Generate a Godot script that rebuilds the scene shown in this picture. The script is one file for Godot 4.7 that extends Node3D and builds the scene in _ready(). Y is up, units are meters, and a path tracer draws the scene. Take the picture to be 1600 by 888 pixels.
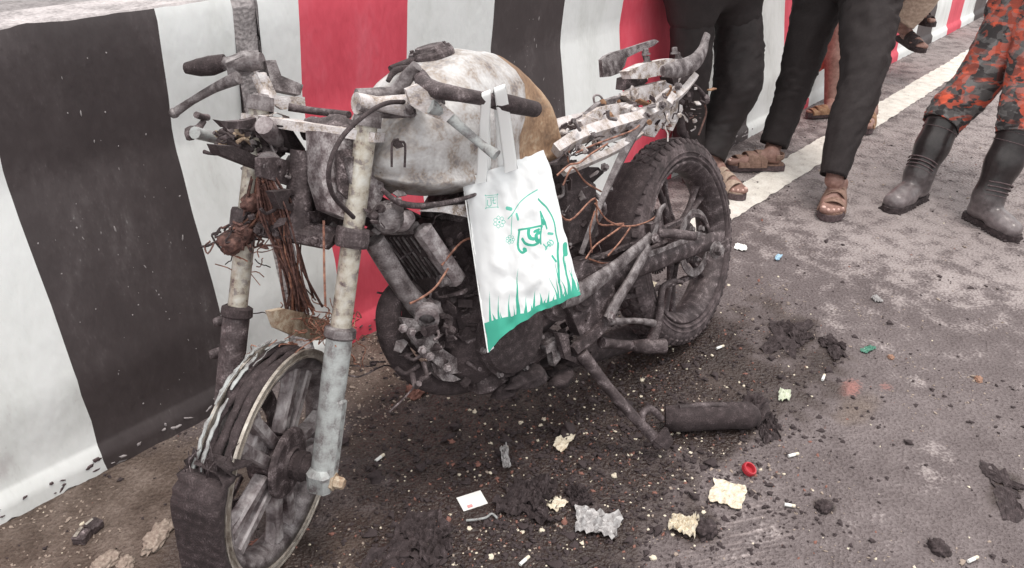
extends Node3D
# A burnt motorcycle beside a painted concrete road barrier, with onlookers.
# World: x runs along the barrier, y up, z from the barrier towards the road.

var M := {}
var rng := RandomNumberGenerator.new()
var fold := FastNoiseLite.new()
var lump := FastNoiseLite.new()

func v(x: float, y: float, z: float) -> Vector3:
	return Vector3(x, y, z)

# ---------------------------------------------------------------- naming
func tag(o: Node, label: String, category: String, group := "", kind := "") -> void:
	if label: o.set_meta("label", label)
	if category: o.set_meta("category", category)
	if group: o.set_meta("group", group)
	if kind: o.set_meta("kind", kind)

func root(called: String, label: String, category: String, at := Transform3D.IDENTITY, group := "") -> Node3D:
	var o := Node3D.new()
	o.name = free_name(called)
	add_child(o)
	o.transform = at
	tag(o, label, category, group)
	return o

var taken := {}
func free_name(called: String) -> String:
	var n: int = taken.get(called, 0)
	taken[called] = n + 1
	return called if n == 0 else "%s_%03d" % [called, n]

func put(called: String, st: SurfaceTool, mat: Material, parent: Node = null) -> MeshInstance3D:
	st.generate_normals()
	var mi := MeshInstance3D.new()
	mi.mesh = st.commit()
	mi.material_override = mat
	if parent == null:
		mi.name = free_name(called)
		add_child(mi)
	else:
		mi.name = called
		parent.add_child(mi, true)
	return mi

func begin() -> SurfaceTool:
	var st := SurfaceTool.new()
	st.begin(Mesh.PRIMITIVE_TRIANGLES)
	return st

# ---------------------------------------------------------------- shapes
func tri(st: SurfaceTool, a: Vector3, b: Vector3, c: Vector3) -> void:
	st.add_vertex(a); st.add_vertex(b); st.add_vertex(c)

func grid(st: SurfaceTool, rows: Array, close_u := true, caps := true, smooth := true, close_v := false) -> void:
	# rows of points; each row a ring. Row order runs so that fronts face outward for rings counter-clockwise about the sweep direction.
	st.set_smooth_group(0 if smooth else -1)
	var n: int = rows[0].size()
	var nr := rows.size()
	for i in (nr if close_v else nr - 1):
		var p = rows[i]
		var q = rows[(i + 1) % nr]
		for j in (n if close_u else n - 1):
			var k := (j + 1) % n
			tri(st, p[j], q[j], q[k])
			tri(st, p[j], q[k], p[k])
	if caps and not close_v:
		st.set_smooth_group(-1)
		for e in [0, nr - 1]:
			var r = rows[e]
			var c := Vector3.ZERO
			for x in r: c += x
			c /= n
			for j in n:
				if e == 0: tri(st, c, r[j], r[(j + 1) % n])
				else: tri(st, c, r[(j + 1) % n], r[j])

func smooth_path(pts: Array, sub: int, closed := false) -> Array:
	var out := []
	var n := pts.size()
	for i in (n if closed else n - 1):
		var p1: Vector3 = pts[i]
		var p2: Vector3 = pts[(i + 1) % n]
		var p0: Vector3 = pts[(i - 1 + n) % n] if (i > 0 or closed) else p1 * 2 - p2
		var p3: Vector3 = pts[(i + 2) % n] if (i < n - 2 or closed) else p2 * 2 - p1
		for k in sub:
			var t := float(k) / sub
			out.append(0.5 * ((2 * p1) + (p2 - p0) * t + (2 * p0 - 5 * p1 + 4 * p2 - p3) * t * t + (3 * p1 - p0 - 3 * p2 + p3) * t * t * t))
	if not closed: out.append(pts[n - 1])
	return out

func rad_at(r, t: float) -> float:
	if r is float or r is int: return float(r)
	var x: float = t * (r.size() - 1)
	var i := mini(int(x), r.size() - 2)
	return lerpf(r[i], r[i + 1], x - i)

# r: radius or list of radii along the path; flat: second axis relative to the first, first axis along «hint»
func tube(st: SurfaceTool, pts: Array, r, sides := 10, sub := 4, flat := 1.0, hint := Vector3.ZERO, rough := 0.0, freq := 20.0) -> void:
	var p := smooth_path(pts, sub) if pts.size() > 2 else pts
	if pts.size() == 2 and (r is Array or rough > 0.0 or sub > 4):
		p = []
		for i in sub * 2 + 1: p.append(pts[0].lerp(pts[1], i / (sub * 2.0)))
	var rows := []
	var nrm := Vector3.ZERO
	for i in p.size():
		var d: Vector3 = (p[mini(i + 1, p.size() - 1)] - p[maxi(i - 1, 0)]).normalized()
		if i == 0:
			nrm = hint if hint != Vector3.ZERO else (Vector3.UP if absf(d.y) < 0.9 else Vector3.RIGHT)
		elif hint != Vector3.ZERO: nrm = hint
		nrm = (nrm - d * nrm.dot(d)).normalized()
		var b := d.cross(nrm)
		var rr := rad_at(r, float(i) / (p.size() - 1))
		var ring := PackedVector3Array()
		for j in sides:
			var a := TAU * j / sides
			var q: Vector3 = p[i] + (nrm * cos(a) + b * sin(a) * flat) * rr
			if rough > 0.0: q += (q - p[i]).normalized() * rough * lump.get_noise_3dv(q * freq)
			ring.append(q)
		rows.append(ring)
	grid(st, rows, true, true, sides > 5)

func box(st: SurfaceTool, c: Vector3, size: Vector3, b := Basis.IDENTITY, bev := 0.004) -> void:
	var h := size / 2
	bev = minf(bev, minf(h.x, minf(h.y, h.z)) * 0.6)
	var rows := []
	for lv in [[-h.y, bev], [-h.y + bev, 0.0], [h.y - bev, 0.0], [h.y, bev]]:
		var x: float = h.x - lv[1]
		var z: float = h.z - lv[1]
		var k: float = bev
		var ring := PackedVector3Array()
		for q in [Vector2(x, -z + k), Vector2(x - k, -z), Vector2(-x + k, -z), Vector2(-x, -z + k), Vector2(-x, z - k), Vector2(-x + k, z), Vector2(x - k, z), Vector2(x, z - k)]:
			ring.append(c + b * Vector3(q.x, lv[0], q.y))
		rows.append(ring)
	rows.reverse()
	grid(st, rows, true, true, false)

# a bar with a rectangular section from p to q
func bar(st: SurfaceTool, p: Vector3, q: Vector3, w: float, d: float, side := Vector3(0, 0, 1), bev := 0.003) -> void:
	var y := (q - p).normalized()
	var x := y.cross(side).normalized()
	box(st, (p + q) / 2, Vector3(w, p.distance_to(q), d), Basis(x, y, x.cross(y)), bev)

# flat plate: outline points in space, pushed to both sides of their plane
func plate(st: SurfaceTool, pts: Array, thick: float, holes := []) -> void:
	var c := Vector3.ZERO
	for p in pts: c += p
	c /= pts.size()
	var n := Vector3.ZERO
	for i in pts.size(): n += (pts[i] - c).cross(pts[(i + 1) % pts.size()] - c)
	n = n.normalized()
	var x: Vector3 = (pts[1] - pts[0]).normalized()
	x = (x - n * x.dot(n)).normalized()
	var y := n.cross(x)
	var poly := PackedVector2Array()
	for p in pts: poly.append(Vector2((p - c).dot(x), (p - c).dot(y)))
	for hole in holes:   # bridge each hole [centre, radius along x, radius along y] into the outline
		var hp := PackedVector2Array()
		var hc := Vector2((hole[0] - c).dot(x), (hole[0] - c).dot(y))
		for k in 12: hp.append(hc + Vector2(cos(-TAU * k / 12) * hole[1], sin(-TAU * k / 12) * hole[2]))
		var bi := 0
		var bk := 0
		var best := 1e9
		for i in poly.size():
			for k in 12:
				var dd := poly[i].distance_squared_to(hp[k])
				if dd < best:
					best = dd; bi = i; bk = k
		var merged := PackedVector2Array()
		for i in poly.size():
			merged.append(poly[i])
			if i == bi:
				for k in 13: merged.append(hp[(bk + k) % 12])
				merged.append(poly[i])
		poly = merged
	st.set_smooth_group(-1)
	var t := Geometry2D.triangulate_polygon(poly)
	var h := n * thick / 2
	for i in range(0, t.size(), 3):
		var a := c + x * poly[t[i]].x + y * poly[t[i]].y
		var b := c + x * poly[t[i + 1]].x + y * poly[t[i + 1]].y
		var d := c + x * poly[t[i + 2]].x + y * poly[t[i + 2]].y
		if (b - a).cross(d - a).dot(n) > 0: tri(st, a + h, d + h, b + h); tri(st, a - h, b - h, d - h)
		else: tri(st, a + h, b + h, d + h); tri(st, a - h, d - h, b - h)
	for i in poly.size():
		var a := c + x * poly[i].x + y * poly[i].y
		var k := (i + 1) % poly.size()
		var b := c + x * poly[k].x + y * poly[k].y
		tri(st, a + h, b + h, b - h); tri(st, a + h, b - h, a - h)

# profile of [radius, height along the axis]
func lathe(st: SurfaceTool, prof: Array, c: Vector3, axis: Vector3, sides := 20, smooth := false, from := 0.0, to := TAU, closed_profile := false, rough := 0.0) -> void:
	var y := axis.normalized()
	var x := (Vector3.RIGHT if absf(y.x) < 0.8 else Vector3.UP)
	x = (x - y * x.dot(y)).normalized()
	var z := x.cross(y)
	var full := to - from > TAU - 0.001
	var rows := []
	for q in prof:
		var ring := PackedVector3Array()
		for j in (sides if full else sides + 1):
			var a := from + (to - from) * j / sides
			var p: Vector3 = c + (x * cos(a) + z * sin(a)) * q[0] + y * q[1]
			if rough > 0.0: p += (p - c).normalized() * rough * lump.get_noise_3dv(p * 30)
			ring.append(p)
		rows.append(ring)
	if closed_profile: rows.append(rows[0])
	grid(st, rows, full, false, smooth)

func bolt(st: SurfaceTool, c: Vector3, axis: Vector3, r := 0.008, h := 0.008) -> void:
	lathe(st, [[0.0, h], [r * 0.8, h], [r, h * 0.8], [r, 0.0], [r * 1.5, 0.0], [r * 1.5, -h * 0.3], [0.0, -h * 0.3]], c, axis, 6)

func blob(st: SurfaceTool, c: Vector3, r: Vector3, rough := 0.2, b := Basis.IDENTITY, freq := 2.0, u := 14, w := 9) -> void:
	var rows := []
	var off := Vector3(rng.randf(), rng.randf(), rng.randf()) * 50
	for i in w + 1:
		var t := PI * i / w
		var ring := PackedVector3Array()
		for j in u:
			var a := TAU * j / u
			var d := Vector3(sin(t) * cos(a), cos(t), sin(t) * sin(a))
			d *= 1.0 + rough * lump.get_noise_3dv(d * freq * 12 + off) * 1.6
			ring.append(c + b * (d * r))
		rows.append(ring)
	grid(st, rows, true, false)

# a thin crumpled sheet w x d lying about c, bent by noise
func sheet(st: SurfaceTool, c: Vector3, w: float, d: float, turn: float, crumple: float, ragged := 0.25, n := 14, tilt := 0.0) -> void:
	var off := Vector3(rng.randf(), 0, rng.randf()) * 40
	var b := Basis(Vector3.UP, turn) * Basis(Vector3.RIGHT, tilt)
	var top := []
	for i in n + 1:
		var row := PackedVector3Array()
		for j in n + 1:
			var x := (float(i) / n - 0.5) * w
			var z := (float(j) / n - 0.5) * d
			var edge := 1.0 + ragged * lump.get_noise_2d(cos(atan2(z, x)) * 9 + off.x * 9, sin(atan2(z, x)) * 9 + off.z * 9)
			var p := Vector3(x * edge, 0, z * edge)
			p.y = absf(lump.get_noise_3dv(p * (1.6 / maxf(w, d)) * 22 + off)) * crumple * 1.7 + absf(lump.get_noise_3dv(p * (1.6 / maxf(w, d)) * 60 + off)) * crumple * .8
			row.append(c + b * p)
		top.append(row)
	grid(st, top, false, false, false)
	var under := []
	for i in n + 1:
		var row := PackedVector3Array()
		for j in n + 1: row.append(top[n - i][j] - Vector3(0, 0.0012, 0))
		under.append(row)
	grid(st, under, false, false, false)

# ---------------------------------------------------------------- implicit bodies: tapered capsules joined by a smooth minimum, meshed as surface nets
# bones: [a, b, ra, rb]
func nets(st: SurfaceTool, bones: Array, cell: float, k := 0.03, dust := Color.WHITE, dust_from := 0.0, dust_to := 0.0) -> void:
	var lo := Vector3.ONE * 1e9
	var hi := -lo
	for b in bones:
		for e in 2:
			lo = lo.min(b[e] - Vector3.ONE * (b[2 + e] + k + cell * 2))
			hi = hi.max(b[e] + Vector3.ONE * (b[2 + e] + k + cell * 2))
	var nx := int((hi.x - lo.x) / cell) + 2
	var ny := int((hi.y - lo.y) / cell) + 2
	var nz := int((hi.z - lo.z) / cell) + 2
	var f := PackedFloat32Array()
	f.resize(nx * ny * nz)
	f.fill(1.0)
	for b in bones:
		var a: Vector3 = b[0]
		var ab: Vector3 = b[1] - a
		var ra: float = b[2]
		var dr: float = b[3] - ra
		var l2 := maxf(ab.length_squared(), 1e-9)
		var m := maxf(b[2], b[3]) + k + cell * 2
		var l3 := ((a.min(b[1]) - Vector3.ONE * m - lo) / cell).floor()
		var h3 := ((a.max(b[1]) + Vector3.ONE * m - lo) / cell).ceil()
		for x in range(maxi(0, int(l3.x)), mini(nx - 1, int(h3.x)) + 1):
			for y in range(maxi(0, int(l3.y)), mini(ny - 1, int(h3.y)) + 1):
				var at := (x * ny + y) * nz
				for z in range(maxi(0, int(l3.z)), mini(nz - 1, int(h3.z)) + 1):
					var p := lo + Vector3(x, y, z) * cell - a
					var t := clampf(p.dot(ab) / l2, 0.0, 1.0)
					var d := (p - ab * t).length() - ra - dr * t
					var g := f[at + z]
					var h := maxf(k - absf(d - g), 0.0) / k
					f[at + z] = minf(d, g) - h * h * k * 0.25
	var index := {}
	var pts := PackedVector3Array()
	var sy := nz
	var sx := ny * nz
	for x in nx - 1:
		for y in ny - 1:
			for z in nz - 1:
				var at := (x * ny + y) * nz + z
				if absf(f[at]) > cell * 2.0: continue
				var c := [f[at], f[at + 1], f[at + sy], f[at + sy + 1], f[at + sx], f[at + sx + 1], f[at + sx + sy], f[at + sx + sy + 1]]
				var sum := Vector3.ZERO
				var n := 0
				for e in [[0, 1], [2, 3], [4, 5], [6, 7], [0, 2], [1, 3], [4, 6], [5, 7], [0, 4], [1, 5], [2, 6], [3, 7]]:
					var p: float = c[e[0]]
					var q: float = c[e[1]]
					if (p < 0.0) != (q < 0.0):
						var t := p / (p - q)
						var pa := Vector3(e[0] >> 2, (e[0] >> 1) & 1, e[0] & 1)
						sum += pa.lerp(Vector3(e[1] >> 2, (e[1] >> 1) & 1, e[1] & 1), t)
						n += 1
				if n:
					index[at] = pts.size()
					pts.append(lo + (Vector3(x, y, z) + sum / n) * cell)
	st.set_smooth_group(0)
	for at in index:
		var z: int = at % nz
		var y: int = (at / nz) % ny
		var x: int = at / sx
		for ax in 3:
			var s0: int = [sx, sy, 1][ax]
			var s1: int = [sy, 1, sx][ax]
			var s2: int = [1, sx, sy][ax]
			if [y, z, x][ax] == 0 or [z, x, y][ax] == 0: continue
			var p := f[at]
			var q := f[at + s0]
			if (p < 0.0) == (q < 0.0): continue
			if not (index.has(at - s1) and index.has(at - s2) and index.has(at - s1 - s2)): continue
			var quad := [index[at], index[at - s1], index[at - s1 - s2], index[at - s2]]
			if p < 0.0: quad.reverse()
			for t in [0, 1, 2, 0, 2, 3]:
				var w: Vector3 = pts[quad[t]]
				if dust_to != dust_from:
					st.set_color(Color.WHITE.lerp(dust, clampf((w.y - dust_from) / (dust_to - dust_from) + 0.6 * lump.get_noise_3dv(w * 25), 0, 1)))
				st.add_vertex(w)

# ---------------------------------------------------------------- materials
func noise(freq: float, sd: int, oct := 4, type := FastNoiseLite.TYPE_SIMPLEX_SMOOTH) -> FastNoiseLite:
	var n := FastNoiseLite.new()
	n.noise_type = type
	n.frequency = freq
	n.seed = sd
	n.fractal_octaves = oct
	return n

func lut(stops: Array) -> PackedColorArray:
	var out := PackedColorArray()
	var g := Gradient.new()
	g.offsets = PackedFloat32Array([0.0, 1.0])
	g.colors = PackedColorArray([stops[0][1], stops[-1][1]])
	for i in range(1, stops.size() - 1): g.add_point(stops[i][0], stops[i][1])
	g.set_offset(0, stops[0][0])
	for i in 256: out.append(g.sample(i / 255.0))
	return out

func gray(x: float, warm := 0.0) -> Color:
	return Color(x + warm * 1.5, x - warm * 0.7, x - warm * 0.35)

# mottled surface: colours picked along two mixed noises; size = metres per repeat
func mottle(called: String, stops: Array, size: float, sd: int, rough := 0.85, metal := 0.0, bump := 1.0, freq := 0.012, grain := 0.35, side := 256, stretch := Vector3.ONE, world := false, contrast := 1.6, specks := 0.0) -> StandardMaterial3D:
	var a := noise(freq, sd, 5).get_seamless_image(side, side)
	var b := noise(freq * 7, sd + 9, 3).get_seamless_image(side, side)
	a.convert(Image.FORMAT_L8); b.convert(Image.FORMAT_L8)
	var sp := noise(0.23, sd + 21, 2).get_seamless_image(side, side)
	sp.convert(Image.FORMAT_L8)
	var ps := sp.get_data()
	var pa := a.get_data()
	var pb := b.get_data()
	var table := lut(stops)
	var out := PackedByteArray()
	out.resize(side * side * 3)
	var hgt := PackedByteArray()
	hgt.resize(side * side)
	for i in side * side:
		var w := (lerpf(pa[i], pb[i], grain) - 127.5) * contrast + 127.5
		if specks > 0.0: w += ((ps[i] - 178) if ps[i] > 178 else ((ps[i] - 78) if ps[i] < 78 else 0)) * specks
		var c := table[clampi(int(w), 0, 255)]
		out[i * 3] = int(c.r * 255); out[i * 3 + 1] = int(c.g * 255); out[i * 3 + 2] = int(c.b * 255)
		hgt[i] = int(lerpf(pa[i], pb[i], 0.6))
	var img := Image.create_from_data(side, side, false, Image.FORMAT_RGB8, out)
	var h := Image.create_from_data(side, side, false, Image.FORMAT_L8, hgt)
	h.convert(Image.FORMAT_RGBA8)
	h.bump_map_to_normal_map(bump * 4.0)
	var m := StandardMaterial3D.new()
	m.resource_name = called
	m.albedo_texture = ImageTexture.create_from_image(img)
	m.normal_enabled = bump > 0.0
	if bump > 0.0:
		m.normal_texture = ImageTexture.create_from_image(h)
		m.normal_scale = 1.0
	m.roughness = rough
	m.metallic = metal
	m.uv1_triplanar = true
	m.uv1_world_triplanar = world
	m.uv1_scale = stretch / size
	M[called] = m
	return m

func plain(called: String, c: Color, rough := 0.8, metal := 0.0) -> StandardMaterial3D:
	var m := StandardMaterial3D.new()
	m.albedo_color = c
	m.roughness = rough
	m.metallic = metal
	M[called] = m
	return m

# ================================================================ the place
const WALL_Z := -1.785

func _ready() -> void:
	var cam := Camera3D.new()
	cam.name = "camera"
	cam.transform = Transform3D(v(.654,.01,.757),v(.358,.877,-.321),v(-.667,.48,.57),v(0,1.391,0))
	cam.fov = 37.842
	cam.near = 0.05
	cam.far = 400.0
	add_child(cam)
	cam.current = true

	var env := Environment.new()
	var sky_mat := ProceduralSkyMaterial.new()
	sky_mat.sky_top_color = Color(1.0, 0.995, 0.985)
	sky_mat.sky_horizon_color = Color(0.66, 0.672, 0.68)
	sky_mat.sky_curve = 0.35
	sky_mat.ground_bottom_color = Color(0.42, 0.4, 0.39)
	sky_mat.ground_horizon_color = Color(0.6, 0.59, 0.58)
	sky_mat.energy_multiplier = 1.0
	var sky := Sky.new()
	sky.sky_material = sky_mat
	env.background_mode = Environment.BG_SKY
	env.sky = sky
	env.background_energy_multiplier = 1.6
	env.tonemap_mode = Environment.TONE_MAPPER_LINEAR
	env.tonemap_exposure = 1.16
	env.sdfgi_enabled = true
	env.ssao_enabled = true
	env.ssil_enabled = true
	var we := WorldEnvironment.new()
	we.name = "world_environment"
	we.environment = env
	add_child(we)

	var sun := DirectionalLight3D.new()
	sun.name = "overcast_sun"
	sun.light_energy = 0.5
	sun.light_color = Color(1.0, 0.97, 0.94)
	sun.light_angular_distance = 14.0
	sun.shadow_enabled = true
	sun.look_at_from_position(Vector3(0.3, 4.0, 0.8), Vector3.ZERO)
	add_child(sun)

	rng.seed = 20240611
	fold.noise_type = FastNoiseLite.TYPE_SIMPLEX_SMOOTH
	fold.frequency = 1.0
	fold.fractal_octaves = 2
	lump.noise_type = FastNoiseLite.TYPE_SIMPLEX_SMOOTH
	lump.frequency = 0.1
	lump.fractal_octaves = 3
	lump.seed = 5
	make_materials()
	build_road()
	build_barriers()
	build_bike()
	build_bag()
	build_people()
	build_litter()

func make_materials() -> void:
	# painted concrete
	mottle("white_paint", [[0.0, gray(0.72, 0.01)], [0.25, Color(0.86, 0.87, 0.865)], [0.5, Color(0.91, 0.92, 0.92)], [1.0, Color(0.94, 0.95, 0.955)]], 1.1, 11, 0.6, 0.0, 0.12, 0.01, 0.25, 512, Vector3(1, 0.45, 1), true, 0.9, 0.5)
	mottle("black_paint", [[0.0, gray(0.23, 0.012)], [0.5, gray(0.265, 0.013)], [0.72, gray(0.3, 0.013)], [0.9, gray(0.37, 0.012)], [1.0, gray(0.6, 0.0)]], 0.9, 12, 0.5, 0.0, 0.15, 0.008, 0.35, 512, Vector3(1, 0.5, 1), true, 1.0, 1.0)
	mottle("red_paint", [[0.0, Color(0.8, 0.27, 0.34)], [0.5, Color(0.87, 0.33, 0.4)], [1.0, Color(0.9, 0.44, 0.5)]], 0.9, 13, 0.55, 0.0, 0.15, 0.01, 0.3, 512, Vector3(1, 0.4, 1), true, 1.0, 0.5)
	mottle("raw_concrete", [[0.0, gray(0.5, 0.01)], [0.5, gray(0.66, 0.012)], [1.0, gray(0.76, 0.012)]], 0.5, 14, 0.9, 0.0, 1.0, 0.02, 0.5, 256, Vector3.ONE, true)
	# burnt metals
	mottle("ash_metal", [[0.0, gray(0.22, 0.02)], [0.2, gray(0.45, 0.02)], [0.32, Color(0.64, 0.58, 0.52)], [0.46, gray(0.74, 0.012)], [0.75, gray(0.83, 0.008)], [1.0, gray(0.9, 0.0)]], 0.13, 21, 0.65, 0.1, 0.8, 0.014, 0.35, 256, Vector3.ONE, false, 1.15, 0.5)
	mottle("grey_metal", [[0.0, gray(0.2, 0.015)], [0.35, gray(0.36, 0.015)], [0.6, gray(0.5, 0.012)], [1.0, gray(0.66, 0.01)]], 0.14, 22, 0.55, 0.25, 0.8, 0.014, 0.35, 256, Vector3.ONE, false, 1.55, 0.8)
	mottle("dark_metal", [[0.0, gray(0.15, 0.015)], [0.45, gray(0.25, 0.018)], [0.7, gray(0.36, 0.02)], [0.9, gray(0.52, 0.02)], [1.0, gray(0.66, 0.02)]], 0.14, 23, 0.7, 0.1, 1.0, 0.014, 0.4, 256, Vector3.ONE, false, 1.55, 0.8)
	mottle("soot", [[0.0, gray(0.13, 0.014)], [0.5, gray(0.2, 0.017)], [0.8, gray(0.28, 0.02)], [1.0, gray(0.46, 0.02)]], 0.12, 24, 0.9, 0.0, 1.4, 0.018, 0.5, 256, Vector3.ONE, false, 1.55, 0.8)
	mottle("rust", [[0.0, Color(0.3, 0.2, 0.15)], [0.4, Color(0.52, 0.38, 0.29)], [0.7, Color(0.62, 0.49, 0.38)], [1.0, Color(0.72, 0.62, 0.52)]], 0.16, 25, 0.85, 0.0, 0.9, 0.014, 0.4, 256, Vector3.ONE, false, 1.55, 0.8)
	mottle("fork_metal", [[0.0, gray(0.24, 0.02)], [0.24, gray(0.34, 0.03)], [0.32, Color(0.64, 0.6, 0.54)], [0.6, Color(0.75, 0.73, 0.69)], [1.0, Color(0.82, 0.82, 0.81)]], 0.11, 26, 0.42, 0.25, 0.6, 0.013, 0.2, 256, Vector3.ONE, false, 1.15, 0.5)
	mottle("slider_metal", [[0.0, gray(0.26, 0.02)], [0.25, gray(0.45, 0.01)], [0.5, Color(0.62, 0.63, 0.63)], [1.0, Color(0.75, 0.77, 0.77)]], 0.1, 27, 0.6, 0.15, 0.8, 0.012, 0.3, 256, Vector3.ONE, false, 1.15, 0.5)
	mottle("tank_metal", [[0.0, gray(0.22, 0.012)], [0.2, gray(0.42, 0.012)], [0.34, Color(0.6, 0.55, 0.51)], [0.48, gray(0.68, 0.006)], [0.68, gray(0.76, 0.003)], [1.0, gray(0.86, 0.0)]], 0.34, 28, 0.55, 0.15, 0.5, 0.011, 0.28, 512, Vector3.ONE, false, 1.15, 0.5)
	mottle("tank_rust", [[0.0, Color(0.36, 0.28, 0.23)], [0.4, Color(0.53, 0.42, 0.33)], [0.7, Color(0.62, 0.51, 0.41)], [1.0, Color(0.72, 0.65, 0.57)]], 0.3, 29, 0.8, 0.0, 0.5, 0.012, 0.35, 256, Vector3.ONE, false, 1.55, 0.8)
	mottle("rim_metal", [[0.0, gray(0.28, 0.02)], [0.35, gray(0.44, 0.02)], [0.6, gray(0.6, 0.015)], [1.0, gray(0.78, 0.01)]], 0.15, 30, 0.5, 0.3, 0.5, 0.014, 0.3, 256, Vector3.ONE, false, 1.55, 0.8)
	mottle("rim_edge", [[0.0, Color(0.46, 0.42, 0.39)], [0.4, Color(0.64, 0.605, 0.57)], [1.0, Color(0.84, 0.82, 0.79)]], 0.12, 31, 0.4, 0.4, 0.4, 0.014, 0.3)
	mottle("tyre_rubber", [[0.0, gray(0.17, 0.012)], [0.45, gray(0.255, 0.018)], [0.7, gray(0.34, 0.02)], [1.0, gray(0.46, 0.022)]], 0.22, 32, 0.9, 0.0, 0.8, 0.012, 0.4)
	mottle("copper", [[0.0, Color(0.28, 0.2, 0.18)], [0.5, Color(0.56, 0.38, 0.32)], [1.0, Color(0.8, 0.62, 0.52)]], 0.06, 33, 0.6, 0.2, 0.0)
	mottle("burnt_wire", [[0.0, Color(0.18, 0.13, 0.12)], [0.5, Color(0.36, 0.25, 0.23)], [1.0, Color(0.56, 0.42, 0.38)]], 0.05, 34, 0.8, 0.0, 0.0)
	# cloth, skin, leather
	mottle("black_cloth", [[0.0, gray(0.12, 0.01)], [0.5, gray(0.145, 0.012)], [1.0, gray(0.18, 0.013)]], 0.1, 41, 0.85, 0.0, 0.6, 0.03, 0.5)
	mottle("black_satin", [[0.0, gray(0.1, 0.01)], [0.5, gray(0.13, 0.012)], [1.0, gray(0.16, 0.013)]], 0.3, 42, 0.72, 0.0, 0.3, 0.02, 0.3)
	mottle("skin", [[0.0, Color(0.44, 0.32, 0.29)], [0.5, Color(0.56, 0.43, 0.39)], [1.0, Color(0.66, 0.53, 0.5)]], 0.16, 43, 0.6, 0.0, 0.3, 0.02, 0.4)
	mottle("sandal_leather", [[0.0, Color(0.38, 0.29, 0.25)], [0.5, Color(0.52, 0.41, 0.36)], [1.0, Color(0.64, 0.53, 0.48)]], 0.08, 44, 0.75, 0.0, 0.6, 0.02, 0.4)
	mottle("dark_sole", [[0.0, gray(0.2, 0.02)], [0.5, gray(0.3, 0.025)], [1.0, gray(0.42, 0.03)]], 0.08, 45, 0.85, 0.0, 0.8, 0.02, 0.4)
	var boot := mottle("boot_rubber", [[0.0, gray(0.34, 0.014)], [0.5, gray(0.43, 0.016)], [1.0, gray(0.54, 0.016)]], 0.12, 46, 0.28, 0.0, 0.4, 0.014, 0.35)
	boot.vertex_color_use_as_albedo = true
	mottle("orange_cloth", [[0.0, Color(0.55, 0.25, 0.21)], [0.5, Color(0.7, 0.36, 0.31)], [1.0, Color(0.8, 0.56, 0.5)]], 0.12, 47, 0.85, 0.0, 0.6, 0.02, 0.4)
	mottle("beige_cloth", [[0.0, Color(0.55, 0.48, 0.43)], [0.5, Color(0.68, 0.6, 0.54)], [1.0, Color(0.78, 0.7, 0.64)]], 0.12, 48, 0.85, 0.0, 0.6, 0.02, 0.4)
	mottle("grey_shirt", [[0.0, gray(0.4)], [1.0, gray(0.55)]], 0.12, 49, 0.85, 0.0, 0.4, 0.02, 0.4)
	mottle("stay_metal", [[0.0, Color(0.42, 0.33, 0.28)], [0.3, Color(0.6, 0.5, 0.42)], [0.6, Color(0.72, 0.66, 0.58)], [1.0, Color(0.84, 0.8, 0.74)]], 0.12, 66, 0.7, 0.0, 0.8, 0.014, 0.4, 256, Vector3.ONE, false, 1.15, 0.5)
	mottle("spoke_metal", [[0.0, gray(0.26, 0.018)], [0.35, gray(0.42, 0.018)], [0.6, gray(0.6, 0.012)], [1.0, gray(0.8, 0.01)]], 0.2, 67, 0.45, 0.3, 0.3, 0.012, 0.25, 256, Vector3.ONE, false, 1.3, 0.6)
	plain("fleck_paint", Color(0.62, 0.6, 0.6), 0.8)
	plain("hair", Color(0.12, 0.1, 0.09), 0.6)
	plain("nail", Color(0.86, 0.72, 0.68), 0.4)
	M["camouflage"] = camouflage()
	plain("bag_cloth", Color(0.97, 0.975, 0.975), 0.8)
	M.bag_cloth.backlight = Color(0.3, 0.3, 0.3)
	plain("paper_white", Color(0.94, 0.94, 0.93), 0.8)
	mottle("dirty_paper", [[0.0, Color(0.62, 0.55, 0.48)], [0.4, Color(0.85, 0.81, 0.73)], [1.0, Color(0.93, 0.9, 0.85)]], 0.09, 51, 0.85, 0.0, 0.4, 0.02, 0.4)
	mottle("dirty_film", [[0.0, gray(0.5, 0.01)], [0.5, gray(0.7, 0.005)], [1.0, gray(0.86)]], 0.07, 52, 0.35, 0.0, 0.6, 0.02, 0.4)
	mottle("stone", [[0.0, Color(0.46, 0.4, 0.37)], [0.5, Color(0.6, 0.54, 0.5)], [1.0, Color(0.76, 0.71, 0.66)]], 0.07, 53, 0.9, 0.0, 1.0, 0.02, 0.4)
	mottle("brick_red", [[0.0, Color(0.4, 0.27, 0.24)], [0.5, Color(0.52, 0.36, 0.32)], [1.0, Color(0.62, 0.46, 0.42)]], 0.07, 54, 0.9, 0.0, 1.0, 0.02, 0.4)
	plain("red_plastic", Color(0.7, 0.2, 0.24), 0.35)
	plain("green_glass", Color(0.3, 0.5, 0.43), 0.2)
	plain("blue_foil", Color(0.66, 0.78, 0.86), 0.4)
	plain("orange_peel", Color(0.6, 0.46, 0.39), 0.7)
	plain("pale_green", Color(0.8, 0.82, 0.75), 0.7)

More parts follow.
